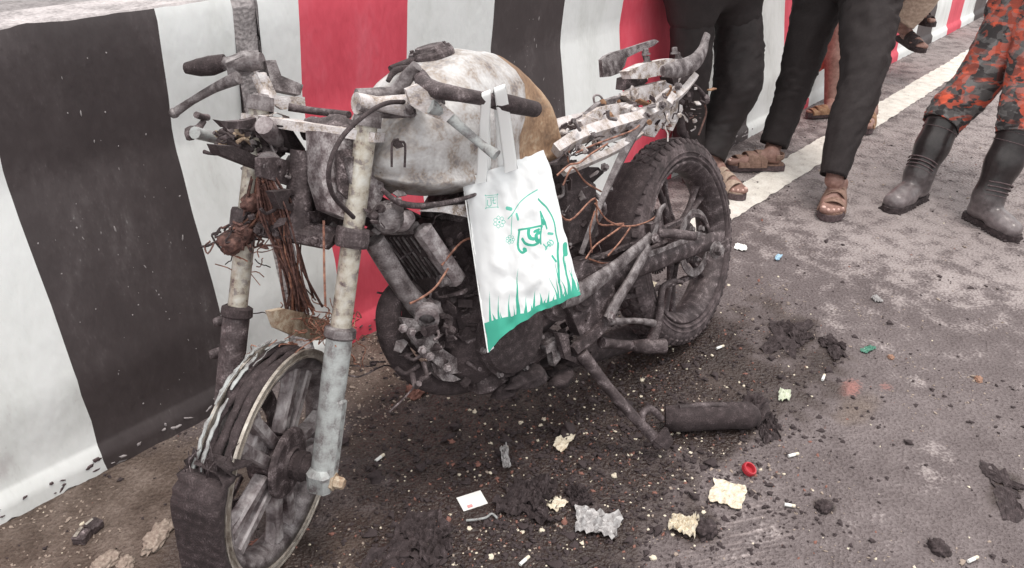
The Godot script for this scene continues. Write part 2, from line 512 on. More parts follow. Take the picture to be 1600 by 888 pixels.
func camouflage() -> StandardMaterial3D:
	var side := 512
	var a := noise(0.011, 71, 3).get_seamless_image(side, side)
	var b := noise(0.013, 83, 3).get_seamless_image(side, side)
	var c := noise(0.012, 97, 3).get_seamless_image(side, side)
	var w := noise(0.25, 99, 2).get_seamless_image(side, side)
	for i in [a, b, c, w]: i.convert(Image.FORMAT_L8)
	var pa := a.get_data()
	var pb := b.get_data()
	var pc := c.get_data()
	var pw := w.get_data()
	var out := PackedByteArray()
	out.resize(side * side * 3)
	for i in side * side:
		var q := Color(0.42, 0.41, 0.41)
		if pb[i] > 132: q = Color(0.19, 0.175, 0.18)
		if pa[i] > 152: q = Color(0.8, 0.34, 0.24)
		if pc[i] > 156: q = Color(0.19, 0.17, 0.175)
		var s := 0.9 + 0.2 * pw[i] / 255.0
		out[i * 3] = int(clampf(q.r * s, 0, 1) * 255); out[i * 3 + 1] = int(clampf(q.g * s, 0, 1) * 255); out[i * 3 + 2] = int(clampf(q.b * s, 0, 1) * 255)
	var m := StandardMaterial3D.new()
	m.albedo_texture = ImageTexture.create_from_image(Image.create_from_data(side, side, false, Image.FORMAT_RGB8, out))
	m.roughness = 0.9
	m.uv1_triplanar = true
	m.uv1_scale = Vector3(1.5, 2.9, 1.5)
	return m

# ---------------------------------------------------------------- road
# spots: [x, z, radius along x, radius along z, strength]
func mask(spots: Array, x0: float, x1: float, z0: float, z1: float, w: int, h: int) -> PackedByteArray:
	var mw := 256
	var mh := 160
	var d := PackedByteArray()
	d.resize(mw * mh)
	for j in mh:
		for i in mw:
			var x := lerpf(x0, x1, (i + 0.5) / mw)
			var z := lerpf(z0, z1, (j + 0.5) / mh)
			var s := 0.0
			for q in spots:
				var dx: float = (x - q[0].x) / q[1]
				var dz: float = (z - q[0].z) / q[2]
				var r := dx * dx + dz * dz
				if r < 4.0: s = maxf(s, q[3] * exp(-r * r * 0.7))
			d[j * mw + i] = int(clampf(s, 0, 1) * 255)
	var im := Image.create_from_data(mw, mh, false, Image.FORMAT_L8, d)
	im.resize(w, h, Image.INTERPOLATE_BILINEAR)
	return im.get_data()

func noise_bytes(n: FastNoiseLite, w: int, h: int, x0: float, z0: float, step: float, sx := 1.0, sz := 1.0) -> PackedByteArray:
	# noise over world metres
	var q: FastNoiseLite = n.duplicate()
	q.offset = Vector3(x0 / step, z0 / step, 0)
	q.frequency = n.frequency * step
	var im := q.get_image(w, h, false, false, false)
	im.convert(Image.FORMAT_L8)
	return im.get_data()

var hn := FastNoiseLite.new()
var hb := FastNoiseLite.new()
func road_height(x: float, z: float) -> float:
	var h := hn.get_noise_2d(x, z) * 0.004 + hb.get_noise_2d(x, z) * 0.0035
	return h

func soot_spots() -> Array:
	var out := []
	for q in [[v(1.177,0,-1.218), .2, .16, 1.0], [v(.975,0,-1.334), .1, .07, .75], [v(1.151,0,-.897), .17, .12, .95], [v(.871,0,-1.035), .13, .1, 1.0], [v(.97,0,-.894), .16, .12, .95], [v(1.602,0,-1.124), .3, .22, 1.0], [v(1.778,0,-1.022), .25, .18, 1.0], [v(1.386,0,-1.274), .25, .2, .95], [v(1.181,0,-1.418), .22, .1, .7], [v(2.241,0,-.765), .17, .07, .85], [v(1.675,0,-.695), .16, .07, .8], [v(1.128,0,-.714), .16, .1, .8], [v(1.425,0,-.772), .14, .1, .8], [v(2.209,0,-.639), .12, .05, .8], [v(1.943,0,-.082), .08, .035, .85], [v(1.945,0,-.738), .2, .12, .7], [v(1.597,0,-.386), .03, .025, .9], [v(.673,0,-1.231), .2, .12, .7], [v(1.341,0,-.589), .07, .05, .9], [v(.534,0,-1.362), .12, .1, .5], [v(2.027,0,-.95), .2, .15, .9], [v(1.322,0,-1.016), .35, .2, .85], [v(1.656,0,-.839), .3, .16, .75], [v(1.325,0,-.799), .3, .16, .72], [v(1.063,0,-1.062), .25, .16, .9], [v(.86,0,-1.196), .12, .1, .7], [v(2.031,0,-.641), .25, .12, .55], [v(1.054,0,-.799), .3, .14, .78], [v(2.275,0,-.901), .22, .1, .5]]:
		out.append(q)
	return out

func paint_road(x0: float, x1: float, z0: float, z1: float, w: int, h: int) -> StandardMaterial3D:
	var step := (x1 - x0) / w
	var fine := noise_bytes(noise(260.0, 3, 2), w, h, x0, z0, step)
	var grit := noise_bytes(noise(80.0, 4, 3), w, h, x0, z0, step)
	var mid := noise_bytes(noise(9.0, 5, 5), w, h, x0, z0, step)
	var big := noise_bytes(noise(2.2, 6, 5), w, h, x0, z0, step)
	var streak_n := noise(26.0, 8, 3)
	var sn := Image.create(256, 256, false, Image.FORMAT_L8)
	var soot := mask(soot_spots(), x0, x1, z0, z1, w, h)
	var dirt := mask([[v(.421,0,-1.662), .35, .2, .9], [v(.706,0,-1.567), .3, .16, .9], [v(1.311,0,-1.647), .25, .12, 1.0], [v(1.074,0,-1.374), .1, .07, .9], [v(.821,0,-1.149), .05, .09, .8], [v(.442,0,-1.465), .25, .12, .9], [v(1.474,0,-1.681), .3, .12, 1.0], [v(1.9,0,-.987), .2, .12, .5], [v(1.364,0,-1.007), .06, .04, .7], [v(.669,0,-1.18), .1, .1, .6], [v(1.283,0,-1.53), .2, .12, .9], [v(.784,0,-1.105), .12, .1, .8], [v(1.576,0,-.973), .2, .1, .6], [v(1.883,0,-.807), .18, .09, .55], [v(1.389,0,-1.183), .12, .06, .6], [v(2.021,0,-.47), .1, .05, .5], [v(1.883,0,-.954), .16, .07, .6]], x0, x1, z0, z1, w, h)
	var pale := mask([[v(3.904,0,-.724), 1.2, .9, 1.0], [v(3.271,0,-.33), .28, .2, .95], [v(4.367,0,-1.096), 1.5, .5, 1.0], [v(2.483,0,-.73), .13, .06, .6], [v(1.879,0,-.241), .09, .05, .4], [v(1.388,0,-.477), .12, .06, .3], [v(1.485,0,-.282), .14, .07, .25], [v(2.737,0,-1.079), .2, .06, .25], [v(7, 0, -1), 3.4, 1.4, 1.0], [v(3.3, 0, -1.6), .9, .22, .8], [v(2.404,0,-.855), .06, .035, .62], [v(2.365,0,-.682), .09, .04, .62], [v(2.253,0,-.391), .08, .03, .55], [v(3.163,0,-.839), .14, .05, .7], [v(1.916,0,-.234), .1, .05, .6], [v(1.489,0,-.613), .07, .04, .5], [v(1.416,0,-.46), .1, .04, .55]], x0, x1, z0, z1, w, h)
	var pink := mask([[v(2.105,0,-.524), .05, .024, 1.0], [v(2.182,0,-.448), .02, .012, .8]], x0, x1, z0, z1, w, h)
	var scrape := mask([[v(1.351,0,-.49), .22, .09, 1.0], [v(2.005,0,-.446), .1, .05, .7], [v(1.912,0,-.972), .1, .06, .8], [v(.404,0,-1.623), .3, .16, .6]], x0, x1, z0, z1, w, h)
	var sc := noise(1.0, 17, 3)
	var out := PackedByteArray()
	out.resize(w * h * 3)
	var hgt := PackedByteArray()
	hgt.resize(w * h)
	var wet := PackedByteArray()
	wet.resize(w * h)
	for j in h:
		var z := z0 + (j + 0.5) * step
		for i in w:
			var k := j * w + i
			var m := mid[k] / 255.0 - 0.5
			var g := grit[k] / 255.0 - 0.5
			var f := fine[k] / 255.0 - 0.5
			var b := big[k] / 255.0 - 0.5
			var t := 0.385 + m * 0.10 + b * 0.10 + g * 0.15 + f * 0.16
			var r := t + 0.026
			var gr := t - 0.012
			var bl := t - 0.010
			if pale[k] > 8:
				var p := clampf((pale[k] / 255.0 * 1.5 - 0.68 + m * 2.2 + b * 0.5 + g * 1.2) * 1.5, 0.0, 1.0) * 0.15
				r += p; gr += p; bl += p * 0.97
			if scrape[k] > 8:
				var x := x0 + (i + 0.5) * step
				var s := clampf((sc.get_noise_2d((x * 0.82 + z * 0.57) * 9.0, (z * 0.82 - x * 0.57) * 75.0)) * 1.5, 0.0, 1.0) * scrape[k] / 255.0 * 0.15
				r += s; gr += s * 0.96; bl += s * 0.92
			if dirt[k] > 8:
				var d := clampf(dirt[k] / 255.0 * 1.7 - 0.25 + m * 0.9, 0.0, 1.0) * 0.85
				var u := 0.325 + m * 0.3 + g * 0.14 + f * 0.16
				r = lerpf(r, u + 0.045, d); gr = lerpf(gr, u - 0.01, d); bl = lerpf(bl, u - 0.045, d)
			if pink[k] > 8:
				var d := clampf(pink[k] / 255.0 * 1.6 - 0.3 + g * 1.6, 0.0, 1.0) * 0.7
				r = lerpf(r, 0.64, d); gr = lerpf(gr, 0.42, d); bl = lerpf(bl, 0.39, d)
			var sheen := 0.78
			if soot[k] > 8:
				var d := clampf(soot[k] / 255.0 * 2.1 - 0.6 + m * 2.1 + b * .6 + g * 0.7 + f * 0.3, 0.0, 1.0) * 0.92
				var u := 0.155 + m * 0.17 + g * 0.12 + f * 0.12
				r = lerpf(r, u + 0.04, d); gr = lerpf(gr, u - .004, d); bl = lerpf(bl, u - 0.016, d)
				sheen -= d * 0.34
			wet[k] = int(clampf(sheen + f * .2, 0.2, 1.0) * 255.0)
			out[k * 3] = int(clampf(r, 0.05, 0.95) * 255.0)
			out[k * 3 + 1] = int(clampf(gr, 0.05, 0.95) * 255.0)
			out[k * 3 + 2] = int(clampf(bl, 0.05, 0.95) * 255.0)
			hgt[k] = int(clampf(0.5 + g * 0.55 + f * 0.3 + m * 0.3, 0.0, 1.0) * 255.0)
	var mat := StandardMaterial3D.new()
	mat.albedo_texture = ImageTexture.create_from_image(Image.create_from_data(w, h, false, Image.FORMAT_RGB8, out))
	var hi := Image.create_from_data(w, h, false, Image.FORMAT_L8, hgt)
	hi.convert(Image.FORMAT_RGBA8)
	hi.bump_map_to_normal_map(6.5)
	mat.normal_enabled = true
	mat.normal_texture = ImageTexture.create_from_image(hi)
	mat.roughness = 1.0
	mat.roughness_texture = ImageTexture.create_from_image(Image.create_from_data(w, h, false, Image.FORMAT_L8, wet))
	mat.roughness_texture_channel = BaseMaterial3D.TEXTURE_CHANNEL_RED
	mat.texture_repeat = false
	return mat

func ground_patch(called: String, x0: float, x1: float, z0: float, z1: float, step: float, mat: Material, rough: float) -> void:
	var nx := int(round((x1 - x0) / step))
	var nz := int(round((z1 - z0) / step))
	var pts := PackedVector3Array()
	var uv := PackedVector2Array()
	var nor := PackedVector3Array()
	var tan_ := PackedFloat32Array()
	var idx := PackedInt32Array()
	for j in nz + 1:
		for i in nx + 1:
			var x := lerpf(x0, x1, float(i) / nx)
			var z := lerpf(z0, z1, float(j) / nz)
			var h := road_height(x, z)
			var e := 0.01
			nor.append(Vector3(-(road_height(x + e, z) - h) / e, 1.0, -(road_height(x, z + e) - h) / e).normalized())
			pts.append(Vector3(x, h * rough, z))
			uv.append(Vector2(float(i) / nx, float(j) / nz))
			tan_.append_array(PackedFloat32Array([1, 0, 0, -1]))
	for j in nz:
		for i in nx:
			var a := j * (nx + 1) + i
			idx.append_array(PackedInt32Array([a, a + 1, a + nx + 2, a, a + nx + 2, a + nx + 1]))
	var arr := []
	arr.resize(Mesh.ARRAY_MAX)
	arr[Mesh.ARRAY_VERTEX] = pts
	arr[Mesh.ARRAY_NORMAL] = nor
	arr[Mesh.ARRAY_TANGENT] = tan_
	arr[Mesh.ARRAY_TEX_UV] = uv
	arr[Mesh.ARRAY_INDEX] = idx
	var mesh := ArrayMesh.new()
	mesh.add_surface_from_arrays(Mesh.PRIMITIVE_TRIANGLES, arr)
	var mi := MeshInstance3D.new()
	mi.mesh = mesh
	mi.material_override = mat
	mi.name = free_name(called)
	add_child(mi)
	tag(mi, "", "", "", "structure")

func build_road() -> void:
	hn = noise(14.0, 31, 4)
	hb = noise(2.5, 32, 3)
	ground_patch("road", -0.3, 4.0, -1.86, 0.8, 0.0125, paint_road(-0.3, 4.0, -1.86, 0.8, 2048, 1267), 1.0)
	ground_patch("road", 4.0, 12.0, -1.86, 0.8, 0.05, paint_road(4.0, 12.0, -1.86, 0.8, 1536, 511), 1.0)
	mottle("far_asphalt", [[0.0, gray(0.38, 0.01)], [0.5, gray(0.5, 0.01)], [1.0, gray(0.58, 0.01)]], 2.0, 61, 0.85, 0.0, 1.0, 0.01, 0.5, 512, Vector3.ONE, true)
	var st := begin()
	grid(st, [PackedVector3Array([v(-60, -0.03, -60), v(160, -0.03, -60)]), PackedVector3Array([v(-60, -0.03, 60), v(160, -0.03, 60)])], false, false)
	tag(put("ground", st, M.far_asphalt), "", "", "", "structure")
	# the worn edge line, a thin coat of paint with ragged edges
	mottle("line_paint", [[0.0, gray(0.42, 0.012)], [0.05, gray(0.55, 0.015)], [0.12, Color(0.78, 0.755, 0.73)], [0.5, Color(0.84, 0.82, 0.79)], [1.0, Color(0.9, 0.885, 0.865)]], 0.5, 62, 0.8, 0.0, 0.6, 0.012, 0.45, 512, Vector3.ONE, true)
	st = begin()
	var rows := [PackedVector3Array(), PackedVector3Array(), PackedVector3Array(), PackedVector3Array(), PackedVector3Array()]
	for i in 700:
		var x := 2.05 + i * 0.0145
		var z0 := -1.485 - 0.001 * (x - 3) + lump.get_noise_2d(x * 90, 3) * 0.012
		var z1 := -1.33 + lump.get_noise_2d(x * 90, 40) * 0.012
		if x < 2.5:
			z0 += (2.5 - x) * 0.1; z1 -= (2.5 - x) * 0.12
		for k in 5:
			var z := lerpf(z0, z1, k / 4.0)
			rows[k].append(v(x, road_height(x, z) + 0.004, z))
	grid(st, rows, false, false)
	tag(put("lane_line", st, M.line_paint), "", "", "", "structure")

# ---------------------------------------------------------------- barrier
# front profile: [offset towards the road, height]
const PROFILE := [[.02, -.02], [.0185, .03], [.017, .05], [.003, .068], [0.0, .078], [0.0, .14], [0.0, .22], [-.001, .262], [-.006, .285], [-.017, .36], [-.032, .45], [-.047, .55], [-.061, .65], [-.069, .70], [-.0715, .725], [-.069, .76], [-.06, .84], [-.05, .94], [-.042, 1.012], [-.046, 1.03]]

func edge_s(i: int, h: float) -> float:
	return 0.543 + 0.3766 * i + lump.get_noise_2d(i * 37.0, h * 60.0) * 0.006

func barrier(label: String, s0: float, s1: float, first: int, last: int) -> void:
	var o := root("concrete_barrier", label, "barrier", Transform3D(Basis.IDENTITY, v(s0, 0, WALL_Z)), "concrete road barriers")
	var st := begin()
	var rows := []
	var n := maxi(2, int((s1 - s0) / 0.08))
	for i in n + 1:
		var s := (s1 - s0) * i / n
		var ring := PackedVector3Array()
		for p in PROFILE: ring.append(v(s, p[1], p[0] - 0.003))
		ring.append(v(s, 1.041, -.06)); ring.append(v(s, 1.041, -.22)); ring.append(v(s, 1.02, -.24)); ring.append(v(s, .72, -.21)); ring.append(v(s, .27, -.28)); ring.append(v(s, -.02, -.285))
		for k in ring.size(): ring[k] += v(0, 0, 0.0006 * lump.get_noise_3d((s + s0) * 20, ring[k].y * 20, 7))
		rows.append(ring)
	grid(st, rows, true, true, false)
	put("concrete_core", st, M.raw_concrete, o)
	var names := ["black_paint", "white_paint", "red_paint", "white_paint"]
	for b in range(first, last):
		st = begin()
		rows = []
		for k in PROFILE.size():
			var p = PROFILE[k]
			var row := PackedVector3Array()
			var a := maxf(edge_s(b, p[1]), s0) - s0
			var e := minf(edge_s(b + 1, p[1]), s1) - s0
			for i in 25:
				var s := lerpf(a, e, i / 24.0)
				var h: float = p[1]
				if k == 0: h = 0.0 + maxf(0.0, lump.get_noise_2d((s + s0) * 330, 5) - .15) * 0.02
				if k == 1: h = 0.03
				if k == PROFILE.size() - 1: h += 0.008 + 0.012 * lump.get_noise_2d((s + s0) * 45, 11)
				row.append(v(s, h, p[0] + 0.0006 * lump.get_noise_3d((s + s0) * 20, h * 20, 7)))
			rows.append(row)
		grid(st, rows, false, false)
		put("painted_stripe", st, M[names[posmod(b, 4)]], o)
	# chips broken out of the toe and dirt caught in the crease above it
	for kind in 2:
		st = begin()
		for i in int((minf(s1, 4.0) - s0) * (44 if kind == 0 else 26)):
			var s := rng.randf_range(0.0, minf(s1, 4.0) - s0)
			var dark := posmod(int(floor((s + s0 - .543) / .3766)), 4) != 0
			if (kind == 0) != dark: continue
			var crease := rng.randf() < .35 and kind == 0
			var h := (.262 + rng.randfn() * .004) if crease else (.012 + absf(rng.randfn(0, 0.016)))
			if crease and lump.get_noise_2d((s + s0) * 45, 77) < .02: continue
			var z: float = 0.0 if crease else (0.0185 if h < .05 else 0.004)
			var st_r := rng.randf_range(.003, .016)
			blob(st, v(s, h, z), v(st_r, rng.randf_range(.0015, .005), .0022), 0.6, Basis(Vector3(0, 0, 1), rng.randfn() * .3), 1.0, 8, 6)
		put("chip", st, M.dark_sole if kind == 0 else M.raw_concrete, o).set_meta("kind", "stuff")
	flecks(o, s0, s1)

func flecks(o: Node3D, s0: float, s1: float) -> void:
	# pale scratches and flecks on the black bands
	var st := begin()
	for b in range(-4, 10):
		if posmod(b, 4) != 0: continue
		var cs := rng.randf_range(.1, .28)
		for i in 60:
			var s := .543 + .3766 * (b + (clampf(rng.randfn(cs * 2.6, .2), .03, .97) if i % 3 else rng.randf_range(.03, .97))) - s0
			if s < .01 or s > s1 - s0 - .01: continue
			var h := rng.randf_range(.08, 1.0) if i % 3 else rng.randf_range(.3, .62)
			var z := 0.0
			for k in PROFILE.size() - 1:
				if h >= PROFILE[k][1] and h <= PROFILE[k + 1][1]: z = lerpf(PROFILE[k][0], PROFILE[k + 1][0], (h - PROFILE[k][1]) / (PROFILE[k + 1][1] - PROFILE[k][1]))
			var q := rng.randf()
			blob(st, v(s, h, z), v(.0008 + .0016 * q * q, (.001 + .002 * q * q) * (3.5 if i % 4 == 0 else 1.0), .0012), .4, Basis(Vector3(0, 0, 1), rng.randfn() * .25), 1.0, 6, 4)
	put("paint_fleck", st, M.fleck_paint, o).set_meta("kind", "stuff")

func build_barriers() -> void:
	barrier("striped concrete barrier section left of the mortar joint, wide black stripe", -1.6, 1.108, -6, 2)
	barrier("long striped concrete barrier section behind the motorcycle running past the people", 1.178, 16.0, 1, 42)
	var st := begin()
	var rows := []
	for i in 3:
		var ring := PackedVector3Array()
		for p in PROFILE: ring.append(v(1.108 + 0.035 * i, p[1], p[0] - 0.012))
		ring.append(v(1.108 + 0.035 * i, 1.03, -.2)); ring.append(v(1.108 + 0.035 * i, -.02, -.2))
		rows.append(ring)
	grid(st, rows, true, true, false)
	var j := put("mortar_joint", st, M.raw_concrete)
	j.position = v(0, 0, WALL_Z)
	tag(j, "grey unpainted mortar joint between the two barrier sections", "joint")

# ================================================================ motorcycle
# Bike axes: x forward, y up along the (slightly leaning) bike, z to its right; the left side faces the road.
func mirror(p: Vector3) -> Vector3:
	return Vector3(p.x, p.y, -p.z)

func holder(called: String, parent: Node, xf := Transform3D.IDENTITY) -> Node3D:
	var o := Node3D.new()
	o.name = called
	parent.add_child(o, true)
	o.transform = xf
	return o

func bolts(parent: Node, at: Array, axis: Vector3, r: float, h: float, mat: Material, called := "bolt") -> void:
	for p in at:
		var st := begin()
		bolt(st, p, axis, r, h)
		put(called, st, mat, parent)

func one_tube(called: String, parent: Node, mat: Material, pts: Array, r, sides := 10, sub := 4, rough := 0.0, flat := 1.0, hint := Vector3.ZERO) -> MeshInstance3D:
	var st := begin()
	tube(st, pts, r, sides, sub, flat, hint, rough)
	return put(called, st, mat, parent)

func one_plate(called: String, parent: Node, mat: Material, pts: Array, thick: float, holes := []) -> MeshInstance3D:
	var st := begin()
	plate(st, pts, thick, holes)
	return put(called, st, mat, parent)

func wheel_spokes(parent: Node, mat: Material, count: int, first: float, r0: float, r1: float, w: float) -> void:
	for k in count:
		var st := begin()
		var a := deg_to_rad(first + 360.0 / count * k)
		var d := Vector3(cos(a), sin(a), 0)
		var s := Vector3(-sin(a), cos(a), 0)
		for e in [-1, 1]:
			var path := [d * r0 + s * w * 0.75 * e, d * lerpf(r0, r1, 0.5) + s * w * 0.5 * e, d * r1 + s * w * 1.1 * e]
			tube(st, path, [w * 0.34, w * 0.27, w * 0.34], 8, 4, 1.7, s)
		bar(st, d * lerpf(r0, r1, 0.1), d * lerpf(r0, r1, 0.62), w * 0.9, 0.008)
		put("spoke", st, mat, parent)

func build_bike() -> void:
	var bike := root("motorcycle", "burnt out stripped motorcycle leaning beside the striped concrete barrier", "motorcycle", Transform3D(v(-.998,0,-.058),v(.013,.976,-.218),v(.057,-.218,-.974),v(2.015,0,-1.02)))
	rear_end(bike)
	middle(bike)
	front_end(bike)
	loose_wires(bike)

func rear_end(bike: Node3D) -> void:
	# rear wheel
	var w := holder("rear_wheel", bike, Transform3D(v(.993,-.026,-.117),v(.031,.999,.04),v(.116,-.044,.992),v(-.003,.318,-.002)))
	var st := begin()
	lathe(st, [[.236, -.04], [.25, -.047], [.27, -.051], [.29, -.046], [.302, -.03], [.307, 0.0], [.302, .03], [.29, .046], [.27, .051], [.25, .047], [.236, .04]], Vector3.ZERO, v(0, 0, 1), 72, true)
	# tread blocks, alternating along both shoulders and the crown
	for i in 60:
		var a := TAU * i / 60.0
		for s in [-1, 1]:
			var q := a + (0.03 if s > 0 else 0.0)
			var b := Basis(Vector3(0, 0, 1), q)
			box(st, b * v(.2965, 0, .038 * s), v(.011, .02, .022), b * Basis(Vector3.UP, -0.85 * s), .003)
			box(st, b * v(.306, .012, .013 * s), v(.006, .022, .02), b * Basis(Vector3.RIGHT, 0.5 * s), .002)
	put("tyre", st, M.tyre_rubber, w)
	for s in [-1, 1]:   # moulded rings on the side walls
		st = begin()
		for r in [.249, .264]: lathe(st, [[r - .002, .046 * s], [r + .001, .053 * s], [r + .004, .0535 * s], [r + .007, .046 * s]], Vector3.ZERO, v(0, 0, 1), 60, true)
		put("sidewall_ring", st, M.tyre_rubber, w)
	st = begin()
	lathe(st, [[.238, -.04], [.243, -.046], [.236, -.05], [.23, -.044], [.222, -.036], [.212, -.02], [.209, 0.0], [.212, .02], [.222, .036], [.23, .044], [.236, .05], [.243, .046], [.238, .04]], Vector3.ZERO, v(0, 0, 1), 60, true)
	put("rim", st, M.dark_metal, w)
	wheel_spokes(w, M.dark_metal, 5, 80, .05, .214, .022)
	st = begin()
	lathe(st, [[0, -.09], [.03, -.09], [.034, -.05], [.062, -.04], [.066, 0.0], [.062, .04], [.045, .05], [.03, .09], [0, .09]], Vector3.ZERO, v(0, 0, 1), 28, false)
	put("hub", st, M.dark_metal, w)
	st = begin()
	var prof := []
	lathe(st, [[.075, -.064], [.1, -.064], [.1, -.068], [.075, -.068], [.075, -.064]], Vector3.ZERO, v(0, 0, 1), 40, false)
	put("brake_disc", st, M.grey_metal, w)
	st = begin()
	lathe(st, [[.04, -.058], [.092, -.058], [.092, -.064], [.04, -.064], [.04, -.058]], Vector3(0, 0, 0), v(0, 0, -1), 44, false)
	for i in 42:
		var b := Basis(Vector3(0, 0, 1), TAU * i / 42)
		box(st, b * v(.095, 0, .061), v(.01, .006, .005), b, .001)
	lathe(st, [[.052, -.064], [.062, -.064], [.062, -.07], [.052, -.07], [.052, -.064]], Vector3.ZERO, v(0, 0, -1), 30, false)
	put("sprocket", st, M.dark_metal, w)
	st = begin()
	for i in 5:
		var a := TAU * i / 5
		bolts(w, [v(cos(a) * .05, sin(a) * .05, -.07)], v(0, 0, -1), .008, .01, M.grey_metal, "sprocket_bolt")

	# swing arm
	var sw := holder("swing_arm", bike)
	for s in [1, -1]:
		var p0: Vector3 = v(.583,.406,-.125)
		var p1: Vector3 = v(.336,.379,-.13)
		var p2: Vector3 = v(-.056,.329,-.13)
		if s < 0:
			p0 = mirror(p0); p1 = mirror(p1); p2 = mirror(p2)
		st = begin()
		tube(st, [p0, p0.lerp(p1, .5), p1, p2], [.034, .034, .032, .027], 8, 4, .55, v(0, 1, 0), .004)
		put("arm", st, M.dark_metal, sw)
		st = begin()
		bolt(st, v(0, .312, -.15 * s), v(0, 0, -s), .016, .016)
		lathe(st, [[.02, .0], [.026, .003], [.026, .01], [.0, .01]], v(0, .312, -.138 * s), v(0, 0, -s), 16)
		put("axle_nut", st, M.grey_metal, sw)
		st = begin()
		box(st, v(-.055, .305, -.135 * s), v(.05, .04, .022), Basis.IDENTITY, .004)
		bolt(st, v(-.085, .305, -.135 * s), v(-1, 0, 0), .007, .012)
		put("chain_adjuster", st, M.dark_metal, sw)
	st = begin()
	box(st, v(.33, .345, 0), v(.05, .05, .22), Basis.IDENTITY, .01)
	put("cross_member", st, M.dark_metal, sw)
	st = begin()
	plate(st, [v(.335,.416,-.15),v(.246,.404,-.15),v(.094,.398,-.15),v(.054,.378,-.15),v(.188,.387,-.15),v(.318,.398,-.15)], .004)
	put("chain_guard", st, M.grey_metal, sw)

	# drive chain: plates and rollers
	var ch := holder("drive_chain", bike)
	var loop := []
	for i in 13:
		var a := deg_to_rad(96 + i * 14.0)
		loop.append(v(cos(a) * .094, .312 + sin(a) * .094, -.061))
	var front: Vector3 = v(.62, .4, -.061)
	var k0 := front + v(0, -.04, 0)
	var last: Vector3 = loop[-1]
	for i in range(1, 30): loop.append(last.lerp(k0, i / 30.0) + v(0, -.02 * sin(PI * i / 30.0), 0))
	for i in 7:
		var a := deg_to_rad(-90 + i * 30.0)
		loop.append(front + v(cos(a) * .04, sin(a) * .04, 0))
	var k1 := front + v(0, .04, 0)
	for i in range(1, 30): loop.append(k1.lerp(loop[0], i / 30.0) + v(0, -.012 * sin(PI * i / 30.0), 0))
	st = begin()
	for i in loop.size():
		var p: Vector3 = loop[i]
		var q: Vector3 = loop[(i + 1) % loop.size()]
		if p.distance_to(q) > 0.002: bar(st, p, q + (q - p) * 0.25, .013, .012 if i % 2 else .016, v(0, 0, 1), .002)
	put("chain_link", st, M.dark_metal, ch).set_meta("kind", "stuff")

	# foot rest bracket of the pillion and its peg
	var pb := holder("pillion_bracket", bike)
	st = begin()
	tube(st, [v(.673,.416,-.165),v(.617,.411,-.165),v(.493,.424,-.165),v(.373,.446,-.165),v(.316,.458,-.165)], [.022, .024, .019, .016, .018], 8, 4, .45, v(0, 1, 0), .004)
	tube(st, [v(.316,.458,-.165),v(.291,.491,-.165),v(.271,.514,-.165),v(.25,.521,-.165)], [.014, .011, .009, .006], 8, 4, .7, v(1, 0, 0), .002)
	put("upper_arm", st, M.grey_metal, pb)
	one_tube("lower_arm", pb, M.grey_metal, [v(.336,.436,-.165),v(.409,.383,-.165),v(.482,.341,-.165),v(.526,.306,-.165)], [.017, .016, .016, .017], 8, 4, .003, .5, v(0, 1, 0))
	one_tube("foot_peg", pb, M.dark_metal, [v(.293,.458,-.165), v(.254,.445,-.19), v(.196,.422,-.21)], [.012, .014, .013], 12, 4, .002)
	bolts(pb, [v(.326,.456,-.18),v(.53,.319,-.18),v(.643,.428,-.18)], v(0, 0, -1), .009, .008, M.rim_metal)
	one_plate("lug", pb, M.dark_metal, [v(.326,.492,-.16),v(.277,.486,-.16),v(.259,.45,-.16),v(.285,.427,-.16),v(.327,.448,-.16)], .02)
	# pivot plate behind the bag's corner
	one_plate("pivot_plate", bike, M.dark_metal, [v(.622,.473,-.13),v(.565,.469,-.13),v(.476,.418,-.13),v(.461,.353,-.13),v(.486,.284,-.13),v(.54,.27,-.13),v(.61,.291,-.13),v(.636,.377,-.13)], .03)
	st = begin()
	lathe(st, [[0, .012], [.02, .012], [.024, .006], [.034, .006], [.037, 0], [.037, -.02]], v(.591,.388,-.15), v(0, 0, -1), 20)
	put("pivot_cap", st, M.soot, bike)

	# sub-frame and what is left of the tail
	var sf := holder("sub_frame", bike)
	for s in [1, -1]:
		var a: Array = [v(.549,.732,-.085),v(.461,.745,-.085),v(.324,.743,-.085),v(.176,.741,-.085),v(.034,.764,-.085),v(-.052,.8,-.085)]
		var b: Array = [v(.517,.465,-.095),v(.449,.54,-.095),v(.363,.624,-.095),v(.264,.704,-.095),v(.198,.739,-.095)]
		var c: Array = [v(.538,.677,-.09),v(.455,.68,-.09),v(.341,.684,-.09),v(.23,.703,-.09)]
		if s < 0:
			a = a.map(mirror); b = b.map(mirror); c = c.map(mirror)
		one_tube("seat_rail", sf, M.ash_metal, a, [.019, .021, .022, .018, .014, .012], 4, 3, .003, .8)
		one_tube("seat_stay", sf, M.grey_metal if s > 0 else M.dark_metal, b, [.009, .012, .015, .018, .016], 4, 4, .004, .7)
		one_tube("lower_rail", sf, M.ash_metal, c, [.011, .012, .012, .014], 4, 3, .003)
	one_plate("seat_pan", sf, M.ash_metal, [v(.392,.767,-.03),v(.313,.786,-.03),v(.208,.778,-.03),v(.142,.748,-.03),v(.175,.721,-.03),v(.285,.719,-.03),v(.374,.728,-.03)], .012)
	one_plate("seat_pan", sf, M.ash_metal, [v(.382,.742,-.07),v(.239,.743,-.07),v(.166,.761,-.07),v(.112,.738,-.07),v(.17,.702,-.07),v(.273,.7,-.07),v(.364,.7,-.07)], .01)
	one_plate("bracket", sf, M.grey_metal, [v(.307,.769,.02),v(.251,.787,.02),v(.169,.788,.02),v(.13,.767,.02),v(.203,.752,.02),v(.286,.744,.02)], .02)
